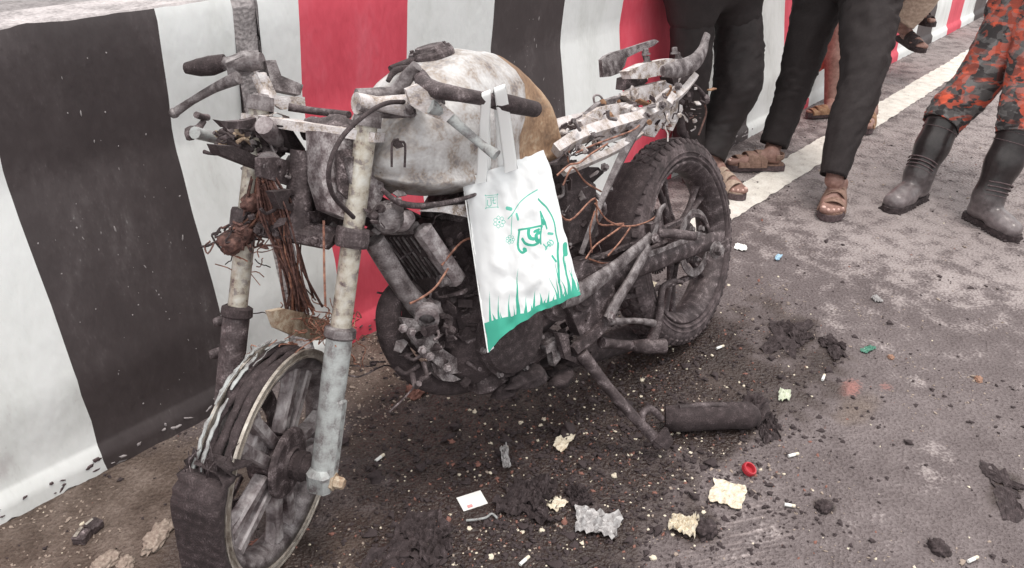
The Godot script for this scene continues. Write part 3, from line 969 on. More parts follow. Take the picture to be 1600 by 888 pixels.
	one_plate("bracket", sf, M.ash_metal, [v(.172,.729,-.05),v(.079,.77,-.05),v(.029,.781,-.05),v(.021,.75,-.05),v(.059,.704,-.05),v(.124,.666,-.05),v(.166,.681,-.05)], .014)
	one_plate("bracket", sf, M.dark_metal, [v(.302,.751,.06),v(.248,.76,.06),v(.24,.727,.06),v(.295,.72,.06)], .02)
	one_plate("cross_brace", sf, M.ash_metal, [v(.181,.79,0),v(.123,.8,0),v(.004,.795,0),v(-.055,.772,0),v(-.005,.754,0),v(.143,.762,0)], .03)
	one_plate("latch", sf, M.dark_metal, [v(.13,.829,.03),v(.048,.832,.03),v(.038,.802,.03),v(.099,.789,.03),v(.14,.8,.03)], .035)
	one_tube("latch_hook", sf, M.rim_metal, [v(.046,.738,.02),v(.047,.772,.02),v(.028,.779,.02),v(.005,.769,.02),v(.016,.737,.02)], .005, 6)
	one_tube("latch_hook", sf, M.rim_metal, [v(.218,.773,.06),v(.22,.795,.06),v(.201,.797,.06),v(.186,.785,.06),v(.186,.771,.06)], .003, 6)
	bolts(sf, [v(.431,.742,-.1),v(.345,.734,-.1),v(.28,.732,-.1),v(.207,.728,-.1),v(.137,.755,-.1),v(.397,.654,-.1),v(.483,.723,-.1),v(.059,.79,-.1)], v(0, .2, -1), .008, .01, M.grey_metal)
	st = begin()
	for i in 16: blob(st, v(rng.randf_range(0.02, 0.42), 0, rng.randf_range(-.1, .1)) + v(0, .742, 0), v(rng.randf_range(.012, .03), rng.randf_range(.006, .014), rng.randf_range(.01, .03)), .6, Basis(), 2.0, 9, 6)
	put("ash_crust", st, M.ash_metal, sf).set_meta("kind", "stuff")
	var tail := holder("grab_rail", bike)
	one_plate("left_rail", tail, M.grey_metal, [v(.128,.88,.1),v(.11,.887,.1),v(.075,.892,.1),v(.017,.892,.1),v(-.057,.895,.1),v(-.126,.897,.1),v(-.144,.889,.1),v(-.117,.88,.1),v(-.041,.874,.1),v(.015,.867,.1),v(.03,.846,.1),v(.056,.831,.1),v(.097,.829,.1),v(.131,.833,.1)], .012)
	one_tube("rail_bolt", tail, M.dark_metal, [v(-.045,.876,.08),v(-.048,.854,.08),v(-.058,.838,.08)], .005, 7, 3, .001)
	one_tube("right_rail", tail, M.grey_metal, [v(.122,.84,-.1),v(.046,.834,-.1),v(-.025,.839,-.1),v(-.069,.862,-.1),v(-.084,.884,-.1),v(-.099,.902,-.1)], [.014, .024, .024, .018, .014, .012], 10, 5, .004, .6)
	one_plate("rail_bridge", tail, M.ash_metal, [v(.157,.85,0),v(.084,.858,0),v(-.035,.852,0),v(-.102,.836,0),v(-.111,.811,0),v(-.029,.811,0),v(.091,.818,0),v(.146,.828,0)], .03)
	bolts(tail, [v(.052,.88,0),v(.049,.859,0),v(-.083,.862,0),v(-.097,.845,0)], v(0, 1, 0), .008, .014, M.grey_metal)
	var tl := holder("tail_lamp_remains", bike)
	one_plate("mount", tl, M.soot, [v(-.028,.804,0),v(-.122,.791,0),v(-.144,.755,0),v(-.118,.714,0),v(-.051,.745,0)], .04)
	one_plate("mount", tl, M.ash_metal, [v(.072,.725,-.04),v(-.031,.749,-.04),v(-.038,.708,-.04),v(.02,.66,-.04),v(.078,.682,-.04)], .008)
	one_tube("stalk", tl, M.soot, [v(-.082,.779,-.03),v(-.137,.75,-.03),v(-.167,.722,-.03),v(-.172,.706,-.03)], .006, 7, 3, .002)
	one_tube("stalk", tl, M.soot, [v(-.073,.723,0),v(-.086,.674,0),v(-.087,.636,0),v(-.111,.609,0)], [.012, .009, .012, .006], 7, 3, .004)
	st = begin()
	lathe(st, [[0, .008], [.014, .008], [.014, -.008], [0, -.008]], v(-.173,.71,-.03), v(1, 0, .4), 10)
	put("lamp_socket", st, M.dark_metal, tl)
	one_tube("wire", tl, M.burnt_wire, [v(-.165,.708,-.03),v(-.175,.672,-.03),v(-.15,.639,-.03),v(-.126,.614,-.03)], .003, 5)
	one_tube("wire", tl, M.burnt_wire, [v(-.047,.764,0),v(-.015,.716,0),v(-.032,.657,0),v(-.001,.623,0)], .003, 5)
	# melted inner mudguard over the front of the rear tyre
	st = begin()
	var rows := []
	for i in 15:
		var a := deg_to_rad(lerpf(-5, 62, i / 14.0))
		var ring := PackedVector3Array()
		for j in 9:
			var t := lerpf(-1, 1, j / 8.0)
			var r := .33 - .02 * t * t + .004 * lump.get_noise_2d(i * 30, j * 40)
			ring.append(v(cos(a) * r, .312 + sin(a) * r, t * .068))
		for j in 9:
			var t := lerpf(1, -1, j / 8.0)
			var r := .325 - .02 * t * t
			ring.append(v(cos(a) * r, .312 + sin(a) * r, t * .064))
		rows.append(ring)
	grid(st, rows)
	put("rear_mudguard", st, M.soot, bike)
	# mono-shock
	var shock := holder("rear_shock", bike)
	var s0: Vector3 = v(.489,.491,-.02)
	var s1: Vector3 = v(.357,.544,-.02)
	one_tube("damper", shock, M.dark_metal, [s0, s1], .016, 12, 3)
	var coil := []
	var ax := (s1 - s0).normalized()
	var ux := ax.cross(v(0, 0, 1)).normalized()
	for i in 73:
		var a := TAU * i / 12.0
		coil.append(s0 + (s1 - s0) * (i / 72.0) + (ux * cos(a) + v(0, 0, 1) * sin(a)) * .036)
	one_tube("spring", shock, M.rim_metal, coil, .0065, 6, 1)

func tank_part(called: String, parent: Node, mat: Material, secs: Array, tilt: float) -> void:
	var st := begin()
	var half := [[0.0, 1.0], [.25, .985], [.5, .94], [.72, .86], [.88, .74], [.97, .6], [1.0, .47], [.985, .36], [.93, .24], [.9, .17], [.96, .12], [.95, .085], [.8, .06], [.4, .0]]
	var rows := []
	var fine := []
	for i in secs.size() - 1:
		for k in 4:
			var t := k / 4.0
			var row := []
			for c in 4:
				var p0: float = secs[maxi(i - 1, 0)][c]
				var p1: float = secs[i][c]
				var p2: float = secs[i + 1][c]
				var p3: float = secs[mini(i + 2, secs.size() - 1)][c]
				row.append(0.5 * (2 * p1 + (p2 - p0) * t + (2 * p0 - 5 * p1 + 4 * p2 - p3) * t * t + (3 * p1 - p0 - 3 * p2 + p3) * t * t * t))
			fine.append(row)
	fine.append(secs[-1])
	for s in fine:
		var ring := PackedVector3Array()
		for side in [-1, 1]:
			var order := range(half.size()) if side < 0 else range(half.size() - 1, -1, -1)
			for k in order:
				if side > 0 and (k == 0): continue
				var y: float = lerpf(s[2], s[3], half[k][1])
				var p := v(s[0] + tilt * (y - .85), y, side * half[k][0] * s[1])
				p.x += .05 * lump.get_noise_3d(p.y * 55, p.z * 55, 3) * exp(-pow((s[0] - .655) / .05, 2))
				p += v(0, 1, 0) * (0.004 * lump.get_noise_3dv(p * 60) + .012 * lump.get_noise_3dv(p * 45 + v(3, 3, 3))) + v(0, 0, side) * (0.016 * lump.get_noise_3dv(p * 42 + v(9, 0, 0)))
				ring.append(p)
		rows.append(ring)
	rows.reverse()
	grid(st, rows)
	put(called, st, mat, parent)

func middle(bike: Node3D) -> void:
	# fuel tank: [forward, half width, bottom, top]
	var tank := holder("fuel_tank", bike)
	tank_part("tank_shell", tank, M.tank_metal, [[.655, .107, .698, .975], [.68, .115, .697, .985], [.76, .135, .70, 1.002], [.84, .143, .71, .998], [.91, .14, .725, .972], [.97, .122, .75, .925], [1.01, .09, .775, .87], [1.03, .05, .79, .84]], -.1)
	tank_part("tank_rear", tank, M.tank_rust, [[.465, .04, .70, .77], [.5, .06, .695, .85], [.55, .075, .695, .908], [.6, .0855, .699, .9455], [.655, .1072, .6978, .9755]], -.1)
	var st := begin()
	lathe(st, [[0, .012], [.03, .012], [.034, .004], [.046, .004], [.05, -.004], [.05, -.02]], v(.8, 1.003, 0), v(.12, 1, 0), 24)
	for i in 6: bolt(st, v(.8 + cos(i * TAU / 6) * .041, 1.008 - cos(i * TAU / 6) * .005, sin(i * TAU / 6) * .041), v(.12, 1, 0), .005, .005)
	put("filler_cap", st, M.dark_metal, tank)
	one_tube("charred_trim", tank, M.soot, [v(.912,.986,0),v(.859,.991,0),v(.817,.995,0),v(.769,.999,0)], [.006, .008, .006, .004], 6, 4, .004)
	one_tube("charred_trim", tank, M.soot, [v(.938,.965,-.02),v(.917,.981,-.02),v(.877,.984,-.02)], [.005, .007, .004], 6, 4, .004)
	var bm := holder("badge_mount", tank)
	one_tube("rail", bm, M.soot, [v(1.06,.826,-.148),v(1.048,.869,-.148),v(1.033,.872,-.148)], .0025, 6, 3)
	one_tube("rail", bm, M.soot, [v(1.031,.818,-.148),v(1.02,.86,-.148),v(1.032,.867,-.148)], .0025, 6, 3)
	one_plate("clip", bm, M.soot, [v(1.046,.871,-.148),v(1.036,.873,-.148),v(1.029,.867,-.148),v(1.025,.856,-.148),v(1.04,.856,-.148),v(1.046,.863,-.148)], .004)
	one_tube("weld_seam", tank, M.dark_metal, [v(1.083,.789,-.135),v(1.048,.752,-.135),v(.985,.729,-.135),v(.898,.717,-.135),v(.826,.716,-.135)], [.004, .006, .006, .006, .004], 6, 4, .003)
	one_plate("tank_bracket", tank, M.ash_metal, [v(.986,.715,-.1),v(.906,.703,-.1),v(.828,.686,-.1),v(.827,.647,-.1),v(.877,.672,-.1),v(.926,.695,-.1)], .006)
	# head stock and frame spars
	var fr := holder("frame", bike)
	one_plate("head_stock", fr, M.rim_metal, [v(1.131,.908,-.02),v(1.076,.887,-.02),v(1.016,.87,-.02),v(1.015,.758,-.02),v(1.054,.722,-.02),v(1.103,.724,-.02),v(1.147,.756,-.02),v(1.151,.814,-.02)], .05)
	one_plate("recess", fr, M.dark_metal, [v(1.113,.867,-.055),v(1.053,.858,-.055),v(1.071,.752,-.055),v(1.096,.749,-.055),v(1.127,.794,-.055)], .006)
	one_plate("recess_rib", fr, M.grey_metal, [v(1.101,.852,-.062),v(1.07,.847,-.062),v(1.08,.771,-.062),v(1.101,.772,-.062)], .008)
	st = begin()
	tube(st, [v(.858,.616,-.085),v(.773,.559,-.085),v(.662,.477,-.085),v(.515,.36,-.085)], [.02, .028, .032, .03], 8, 5, .55, v(0, 1, 0), .006)
	put("main_spar", st, M.soot, fr)
	st = begin()
	var right_spar: Array = [v(1.122,.773,-.1),v(1.004,.721,-.1),v(.853,.616,-.1),v(.677,.485,-.1),v(.531,.369,-.1)]
	tube(st, right_spar.map(mirror), [.032, .036, .034, .034, .03], 8, 5, .55, v(0, 1, 0), .006)
	put("main_spar", st, M.soot, fr)
	one_tube("down_tube", fr, M.grey_metal, [v(1.068,.674,-.05),v(1.047,.618,-.05),v(1.022,.555,-.05),v(.992,.498,-.05)], [.02, .021, .021, .024], 12, 4, .004)
	one_tube("down_tube", fr, M.dark_metal, [v(.984,.633,.08),v(.96,.571,.08),v(.933,.503,.08),v(.901,.439,.08)], .02, 12, 4, .004)
	one_plate("engine_mount", fr, M.grey_metal, [v(1.06,.507,-.07),v(1.017,.485,-.07),v(.995,.461,-.07),v(.97,.397,-.07),v(.931,.353,-.07),v(.923,.319,-.07),v(.959,.332,-.07),v(.992,.365,-.07),v(1.028,.418,-.07),v(1.047,.461,-.07)], .012, [[v(1.02,.45,-.07), .017, .01]])
	one_plate("engine_mount", fr, M.grey_metal, [v(1.004,.378,-.06),v(.981,.361,-.06),v(.955,.328,-.06),v(.933,.305,-.06),v(.955,.309,-.06),v(.982,.324,-.06),v(1.001,.352,-.06)], .02)
	bolts(fr, [v(1.066,.487,-.085),v(1.048,.471,-.085),v(1.03,.422,-.085),v(1.014,.4,-.085),v(.974,.356,-.085)], v(.3, 0, -1), .007, .008, M.rim_metal)
	# radiator across the bike
	var rad := holder("radiator", bike)
	var r_tl: Vector3 = v(.978,.628,.08)
	var r_tr: Vector3 = v(.973,.684,-.06)
	var r_br: Vector3 = v(.911,.549,-.06)
	var r_bl: Vector3 = v(.908,.49,.08)
	var up := ((r_tl - r_bl) + (r_tr - r_br)).normalized()
	var side := ((r_tr - r_tl) + (r_br - r_bl)).normalized()
	var hh := (r_tl.distance_to(r_bl) + r_tr.distance_to(r_br)) / 2
	var ww := (r_tl.distance_to(r_tr) + r_bl.distance_to(r_br)) / 2
	var nrm := side.cross(up).normalized()
	if nrm.x < 0: nrm = -nrm
	side = (side - up * side.dot(up)).normalized()
	var rb := Basis(nrm, up, nrm.cross(up))
	var c := (r_tl + r_tr + r_br + r_bl) / 4
	var sg := signf(rb.z.dot(side))
	st = begin()
	box(st, c, v(.022, hh, ww), rb, .003)
	put("core", st, M.soot, rad)
	for i in 12:
		st = begin()
		box(st, c + rb * v(.0125, 0, (i / 11.0 - .5) * ww * .9), v(.006, hh * .96, .0032), rb, .001)
		put("cooling_fin", st, M.grey_metal if i % 2 else M.dark_metal, rad)
	st = begin()
	box(st, c + rb * v(.006, .01, sg * (ww * .5 + .018)), v(.04, hh * 1.08, .034), rb, .008)
	put("side_tank", st, M.rim_metal, rad)
	st = begin()
	box(st, c + rb * v(.0, .0, -sg * (ww * .5 + .012)), v(.034, hh * 1.04, .024), rb, .008)
	put("side_tank", st, M.dark_metal, rad)
	st = begin()
	box(st, c + rb * v(.0, hh * .5 + .01, 0), v(.03, .016, ww * .96), rb, .004)
	put("top_rail", st, M.grey_metal, rad)
	st = begin()
	box(st, c + rb * v(.0, -hh * .5 - .01, 0), v(.03, .02, ww * .96), rb, .004)
	put("bottom_rail", st, M.dark_metal, rad)
	one_tube("hose_neck", rad, M.grey_metal, [v(.947,.547,-.08),v(.922,.544,-.08),v(.894,.552,-.08)], [.014, .014, .015], 10, 4, .003)
	# cylinder head and horn under the tank
	var cyl := holder("cylinder", bike)
	st = begin()
	box(st, v(.78, .57, .01), v(.17, .2, .16), Basis(v(0, 0, 1), -.4), .02)
	put("barrel", st, M.soot, cyl)
	for i in 6:
		st = begin()
		box(st, v(.71, .49, .01) + Basis(v(0, 0, 1), -.4) * v(0, i * .026, 0), v(.17, .007, .18), Basis(v(0, 0, 1), -.4), .002)
		put("cooling_fin", st, M.dark_metal, cyl)
	st = begin()
	box(st, v(.79, .665, .01), v(.13, .07, .16), Basis(v(0, 0, 1), -.4), .025)
	put("head_cover", st, M.dark_metal, cyl)
	var horn := holder("horn", bike)
	st = begin()
	lathe(st, [[0, .03], [.02, .03], [.03, .02], [.034, 0], [.03, -.02], [0, -.02]], v(1.038,.715,-.07), v(.6, .1, -1), 18)
	put("horn_disc", st, M.grey_metal, horn)
	one_tube("horn_body", horn, M.rim_metal, [v(1.034,.709,-.08),v(1.013,.702,-.08),v(.989,.704,-.08)], [.018, .022, .012], 12, 4, .006)
	# engine
	var eng := holder("engine", bike)
	st = begin()
	box(st, v(.74, .40, 0), v(.34, .2, .22), Basis(v(0, 0, 1), -.08), .04)
	blob(st, v(.84, .36, 0), v(.12, .11, .12), .12, Basis(), .6, 20, 14)
	box(st, v(.86, .44, .02), v(.2, .24, .17), Basis(v(0, 0, 1), .35), .04)
	blob(st, v(.64, .42, 0), v(.13, .13, .115), .12, Basis(), .6, 20, 14)
	put("crankcase", st, M.soot, eng)
	st = begin()
	lathe(st, [[0, .02], [.04, .024], [.075, .02], [.088, .012], [.093, 0], [.1, 0], [.1, -.03]], v(.80, .37, -.115), v(0, 0, -1), 30)
	put("generator_cover", st, M.soot, eng)
	st = begin()
	lathe(st, [[0, .02], [.05, .022], [.062, .012], [.066, 0], [.066, -.03]], v(.63, .40, -.105), v(0, 0, -1), 26)
	put("sprocket_cover", st, M.dark_metal, eng)
	for i in 7:
		var q := TAU * i / 7
		bolts(eng, [v(.80 + cos(q) * .095, .37 + sin(q) * .095, -.118)], v(0, 0, -1), .006, .008, M.grey_metal)
	st = begin()
	box(st, v(.76, .275, 0), v(.28, .06, .2), Basis(v(0, 0, 1), -.06), .02)
	put("sump", st, M.dark_metal, eng)
	st = begin()
	blob(st, v(.973,.481,-.05), v(.035, .028, .03), .2)
	lathe(st, [[.018, .03], [.026, .028], [.026, .018], [.02, .014], [.028, .01], [.028, .0], [.0, .0]], v(.988,.49,-.07), v(.7, -.3, -.7), 16)
	put("exhaust_flange", st, M.rim_metal, eng)
	# coil of a burnt cable hose
	var hose := []
	var h0: Vector3 = v(.884,.434,-.085)
	var h1: Vector3 = v(.875,.311,-.085)
	var hx := (h1 - h0).normalized()
	var hu := hx.cross(v(0, 0, 1)).normalized()
	for i in 81: hose.append(h0.lerp(h1, i / 80.0) + (hu * cos(i * TAU / 8) + v(0, 0, 1) * sin(i * TAU / 8)) * .013)
	one_tube("cable_coil", eng, M.soot, hose, .004, 6, 1)
	one_plate("gear_lever_arm", bike, M.dark_metal, [v(.651,.282,-.15),v(.572,.296,-.15),v(.513,.302,-.15),v(.496,.283,-.15),v(.565,.267,-.15),v(.639,.259,-.15)], .014)
	one_tube("gear_rod", bike, M.grey_metal, [v(.531,.302,-.16),v(.46,.275,-.16),v(.397,.25,-.16),v(.339,.22,-.16)], [.009, .007, .007, .01], 8, 4, .003)
	one_tube("rider_peg", bike, M.dark_metal, [v(.41,.179,-.13), v(.394,.179,-.17), v(.352,.168,-.2)], [.012, .018, .018], 12, 4, .003)
	one_tube("peg_link", bike, M.dark_metal, [v(.532,.241,-.14),v(.484,.217,-.14),v(.422,.187,-.14)], [.012, .01, .012], 8, 4, .004)
	one_tube("brake_stay", bike, M.dark_metal, [v(.115,.246,-.1),v(.157,.265,-.1),v(.207,.263,-.1),v(.221,.23,-.1),v(.238,.179,-.1),v(.282,.127,-.1)], [.007, .009, .01, .01, .013, .016], 8, 4, .003)
	var ss := holder("side_stand", bike)
	one_tube("leg", ss, M.dark_metal, [v(.621,.253,-.15), v(.584,.152,-.19), v(.538,.042,-.24), v(.506,-.026,-.276)], [.016, .013, .014, .016], 10, 4, .002)
	one_plate("foot", ss, M.soot, [v(.533,-.001,-.275), v(.504,-.039,-.285), v(.482,-.022,-.295), v(.488,.018,-.28)], .012)
	one_tube("tang", ss, M.dark_metal, [v(.536,.042,-.243), v(.522,.066,-.243), v(.499,.066,-.25), v(.475,.029,-.26)], .009, 8, 4, .002)
	one_plate("hanger", ss, M.dark_metal, [v(.688,.333,-.14),v(.652,.315,-.14),v(.652,.257,-.14),v(.586,.218,-.14),v(.601,.204,-.14),v(.674,.26,-.14)], .014)
	one_plate("hanger", ss, M.grey_metal, [v(.716,.308,-.12),v(.67,.309,-.12),v(.672,.255,-.12),v(.697,.245,-.12),v(.698,.286,-.12),v(.716,.287,-.12)], .02)
	# exhaust header sweeping under the engine
	var ex := holder("exhaust", bike)
	one_tube("header_pipe", ex, M.soot, [v(.951,.47,-.02),v(.987,.529,-.02),v(1.021,.536,-.02),v(1.051,.503,-.02),v(1.055,.437,-.02),v(1.025,.359,-.02),v(.952,.291,-.02),v(.849,.256,-.02),v(.692,.221,-.02),v(.554,.18,-.02)], [.02, .022, .025, .027, .028, .028, .028, .028, .027, .026], 16, 6, .002)
	one_tube("under_pipe", ex, M.soot, [v(.628,.178,.05),v(.432,.121,.05),v(.204,.075,.05),v(.009,.059,.05)], [.03, .034, .04, .042], 16, 5, .006)
	st = begin()
	for i in 14: blob(st, v(rng.randf_range(.5, .85), rng.randf_range(.2, .26), rng.randf_range(-.13, .08)), v(rng.randf_range(.02, .05), rng.randf_range(.01, .03), rng.randf_range(.02, .04)), .6, Basis(), 2.0, 10, 7)
	put("charred_residue", st, M.soot, bike).set_meta("kind", "stuff")
	# burnt battery box and air box behind the tank
	st = begin()
	box(st, v(.47, .55, 0), v(.15, .17, .15), Basis(v(0, 0, 1), .1), .02)
	blob(st, v(.44, .63, 0), v(.09, .04, .07), .4)
	put("battery_box", st, M.soot, bike)

func front_end(bike: Node3D) -> void:
	var ft := Transform3D(v(.868,-.108,-.484),v(-.028,.964,-.265),v(.495,.244,.834),v(1.336,.266,.092))
	# front wheel
	var w := holder("front_wheel", bike, ft)
	var st := begin()
	lathe(st, [[.212, -.03], [.22, -.034], [.2, -.026], [.19, -.01], [.188, 0], [.19, .01], [.2, .026], [.22, .034], [.212, .03], [.2, .018], [.197, 0], [.2, -.018], [.212, -.03]], v(0, 0, -.005), v(0, 0, 1), 72, true)
	lathe(st, [[.2, -.02], [.214, -.008], [.214, .008], [.2, .02]], v(0, 0, -.005), v(0, 0, 1), 72, true)
	put("rim", st, M.grey_metal, w)
	for s in [-1, 1]:
		st = begin()
		lathe(st, [[.214, .03 * s], [.2215, .031 * s], [.2215, .038 * s], [.2265, .0385 * s], [.2265, .033 * s], [.234, .033 * s], [.236, .038 * s], [.24, .0385 * s], [.24, .032 * s], [.214, .03 * s]], v(0, 0, -.005), v(0, 0, 1), 80, false)
		put("rim_flange", st, M.rim_edge, w)
	for k in 5:
		st = begin()
		var q := Basis(v(0, 0, 1), deg_to_rad(128 + 72 * k))
		for e in [-1, 1]:
			bar(st, q * v(.055, .02 * e, -.014), q * v(.196, .03 * e, -.014), .026, .03, v(0, 0, 1), .004)
			bar(st, q * v(.12, .026 * e, -.012), q * v(.2, .052 * e, -.012), .014, .024, v(0, 0, 1), .004)
		bar(st, q * v(.05, 0, -.006), q * v(.13, 0, -.006), .05, .02, v(0, 0, 1), .004)
		put("spoke", st, M.spoke_metal, w)
	st = begin()
	lathe(st, [[0, -.05], [.034, -.05], [.036, -.044], [.068, -.042], [.074, -.038], [.075, -.03], [.06, -.026], [.055, .0], [.05, .03], [.024, .05], [0, .05]], v(0, 0, -.005), v(0, 0, 1), 30)
	put("hub", st, M.dark_metal, w)
	st = begin()
	lathe(st, [[0, .05], [.024, .05], [.027, .044], [.028, .03], [.032, .028], [.032, .016], [.028, .014], [.028, .0], [.034, -.004], [.034, -.01]], v(0, 0, -.05), v(0, 0, -1), 20)
	put("speed_sensor", st, M.soot, w)
	st = begin()
	lathe(st, [[.1, .058], [.145, .058], [.145, .063], [.1, .063], [.1, .058]], Vector3.ZERO, v(0, 0, 1), 48, false)
	for i in 6: bar(st, Basis(v(0, 0, 1), i * TAU / 6) * v(.05, 0, .055), Basis(v(0, 0, 1), i * TAU / 6 + .25) * v(.105, 0, .06), .014, .005)
	put("brake_disc", st, M.dark_metal, w)
	# what the fire left of the tyre: a charred stretch of carcass at the front
	st = begin()
	var rows := []
	for i in 41:
		var a := deg_to_rad(lerpf(42, -52, i / 40.0))
		var ring := PackedVector3Array()
		for q in [[.236, -.034], [.25, -.042], [.268, -.046], [.284, -.045], [.288, -.02], [.288, .02], [.284, .045], [.268, .046], [.25, .042], [.236, .034], [.248, .0]]:
			var r: float = q[0] + .005 * lump.get_noise_2d(i * 22 + q[1] * 600, q[0] * 900)
			if i < 6 : r -= (6 - i) * .012 * absf(lump.get_noise_2d(q[1] * 2000 + i * 9, 5)) * 4.0 * (1.0 if q[0] > .255 else 0.0)
			var p := v(cos(a) * r, sin(a) * r, q[1] - .005)
			p.x = minf(p.x, .266 + .004 * lump.get_noise_2d(i * 30, q[1] * 700))
			p.y = maxf(p.y, -.236 + .004 * q[1])
			ring.append(p)
		rows.append(ring)
	rows.reverse()
	grid(st, rows)
	put("tyre_remains", st, M.soot, w)
	st = begin()
	for k in 8:
		var from: float = [28, 62, 88, 34, 70, 100, 40, 84][k]
		var span: float = [30, 22, 26, 32, 24, 18, 60, 40][k]
		var z: float = [.03, .03, .032, .012, .014, .012, .022, .0][k]
		var r0: float = [.246, .248, .245, .25, .249, .246, .256, .252][k]
		var wide: float = [.005, .0045, .005, .005, .0045, .0045, .0016, .0014][k]
		var pts := []
		for q in 14:
			var a := deg_to_rad(from + span * q / 13.0)
			var r := r0 + .004 * lump.get_noise_2d(q * 30, k * 99)
			pts.append(v(cos(a) * r, sin(a) * r, z + .004 * lump.get_noise_2d(q * 30, k * 55)))
		tube(st, pts, [wide * .4, wide, wide * .8, wide, wide * .7, wide, wide * .3], 6, 1, .3, v(0, 0, 1), .002, 90.0)
	put("torn_rim_strip", st, M.slider_metal, w).set_meta("kind", "stuff")
	st = begin()
	for k in 22:
		var a := deg_to_rad(38 + rng.randfn() * 4)
		var q := v(cos(a) * .262, sin(a) * .262, rng.randf_range(-.045, .04))
		tube(st, [q - v(.0, .02, 0), q, q + v(rng.randfn() * .012, .008 + rng.randf() * .022, rng.randfn() * .01)], [.0016, .0014, .0006], 4, 3)
	put("frayed_cord", st, M.dark_metal, w).set_meta("kind", "stuff")
	st = begin()
	for k in 3:
		var arc := []
		for i in 22:
			var a := deg_to_rad(lerpf(34, 150 - k * 14, i / 21.0))
			arc.append(v(cos(a) * .232, sin(a) * .232, -.024 + .02 * k + .004 * lump.get_noise_2d(i * 40, k * 70)))
		tube(st, arc, [.009, .012, .007, .013, .01, .008, .012, .006], 8, 2, .8, v(0, 0, 1), .008, 90.0)
	put("charred_rubber", st, M.soot, w).set_meta("kind", "stuff")

	# fork; points along a leg: forward = .021 - .405 * up
	var fk := holder("front_fork", bike, ft)
	for s in [1, -1]:
		var z: float = -.113 * s - .012
		var leg := func(u: float) -> Vector3: return v(.021 - .405 * u, u, z)
		var dirn: Vector3 = (leg.call(.6) - leg.call(0.0)).normalized()
		if s > 0:
			one_tube("stanchion", fk, M.fork_metal, [leg.call(.26), leg.call(.4), leg.call(.55), leg.call(.672)], .0208, 18, 4, .0005)
		else:
			one_tube("stanchion", fk, M.fork_metal, [leg.call(.26), leg.call(.4), leg.call(.5), leg.call(.66)], .0195, 18, 4, .0005)
		st = begin()
		tube(st, [leg.call(.0), leg.call(.1), leg.call(.2), leg.call(.285)], [.024, .0245, .0265, .0265], 18, 4, 1.0, Vector3.ZERO, .0015)
		if s > 0:
			# outer guard rib and the squared foot
			bar(st, leg.call(.16) + v(.0, 0, -.02), leg.call(-.0) + v(.0, 0, -.02), .034, .018, v(0, 0, 1), .006)
			box(st, leg.call(.0), v(.052, .06, .05), Basis(v(1, 0, 0), dirn, v(1, 0, 0).cross(dirn)).orthonormalized(), .01)
		put("slider", st, M.slider_metal if s > 0 else M.dark_metal, fk)
		st = begin()
		lathe(st, [[.0, .008], [.024, .008], [.031, .004], [.032, -.012], [.028, -.016]], leg.call(.287), dirn, 20)
		put("dust_seal", st, M.grey_metal if s > 0 else M.soot, fk)
		st = begin()
		bolt(st, leg.call(.0) + v(0, 0, -.03 * s), v(0, 0, -s), .013, .02)
		put("axle_nut", st, M.stay_metal if s > 0 else M.dark_metal, fk)
		st = begin()
		lathe(st, [[.021, .019], [.031, .019], [.033, .013], [.033, -.013], [.031, -.019], [.021, -.019]], leg.call(.46), dirn, 20, false)
		box(st, leg.call(.46) + v(-.036, -.012, 0), v(.02, .03, .03), Basis.IDENTITY, .004)
		put("lower_clamp", st, M.dark_metal, fk)
		st = begin()
		lathe(st, [[.0, .018], [.014, .018], [.018, .013], [.026, .013], [.028, -.014], [.02, -.014]], leg.call(.672), dirn, 20, false)
		put("fork_cap", st, M.grey_metal, fk)
	st = begin()
	bar(st, v(-.165, .45, -.09), v(-.165, .45, .08), .05, .035, v(0, 1, 0), .008)
	for z in [-.06, .02, .06]: bolt(st, v(-.138, .455, z), v(1, .3, 0), .008, .012)
	put("lower_yoke", st, M.dark_metal, fk)
	one_plate("upper_yoke", fk, M.ash_metal, [v(-.225, .648, -.15), v(-.222, .648, -.105), v(-.212, .65, -.05), v(-.206, .652, .01), v(-.215, .65, .07), v(-.225, .648, .13), v(-.27, .63, .13), v(-.275, .63, .08), v(-.318, .615, .03), v(-.32, .615, -.05), v(-.28, .63, -.1), v(-.275, .63, -.15)], .018)
	for z in [-.07, .055]:
		st = begin()
		lathe(st, [[0, .0], [.012, .0], [.012, -.05], [0, -.05]], v(-.24, .645, z), v(.405, 1, 0), 12)
		put("yoke_spacer", st, M.ash_metal, fk)
	st = begin()
	var ig: Vector3 = v(-.285,.622,-.03)
	blob(st, ig, v(.045, .026, .05), .35, Basis(v(0, 0, 1), -.4), 1.0, 18, 12)
	box(st, ig + v(.0, .0, .035), v(.05, .04, .05), Basis(v(0, 0, 1), -.4), .01)
	box(st, ig + v(-.03, -.015, -.04), v(.06, .035, .05), Basis(v(0, 1, 0), .4), .008)
	put("ignition_lock", st, M.dark_metal, fk)
	one_tube("steering_stem", fk, M.dark_metal, [v(-.16, .44, -.005), v(-.22, .6, -.005)], .026, 14, 3, .003)
	one_plate("mudguard_remains", fk, M.stay_metal, [v(-.043,.335,0),v(-.095,.312,0),v(-.17,.259,0),v(-.268,.183,0),v(-.319,.126,0),v(-.31,.108,0),v(-.218,.159,0),v(-.124,.23,0),v(-.06,.287,0)], .012)
	for q in [v(-.123,.23,.16),v(-.096,.166,.16)]: one_tube("caliper_lug", fk, M.dark_metal, [q + v(.012, .0, .012), q, q + v(-.03, .0, -.03)], [.009, .012, .016], 10, 3, .003)

	# handlebars
	var hb_ := holder("handlebar", bike)
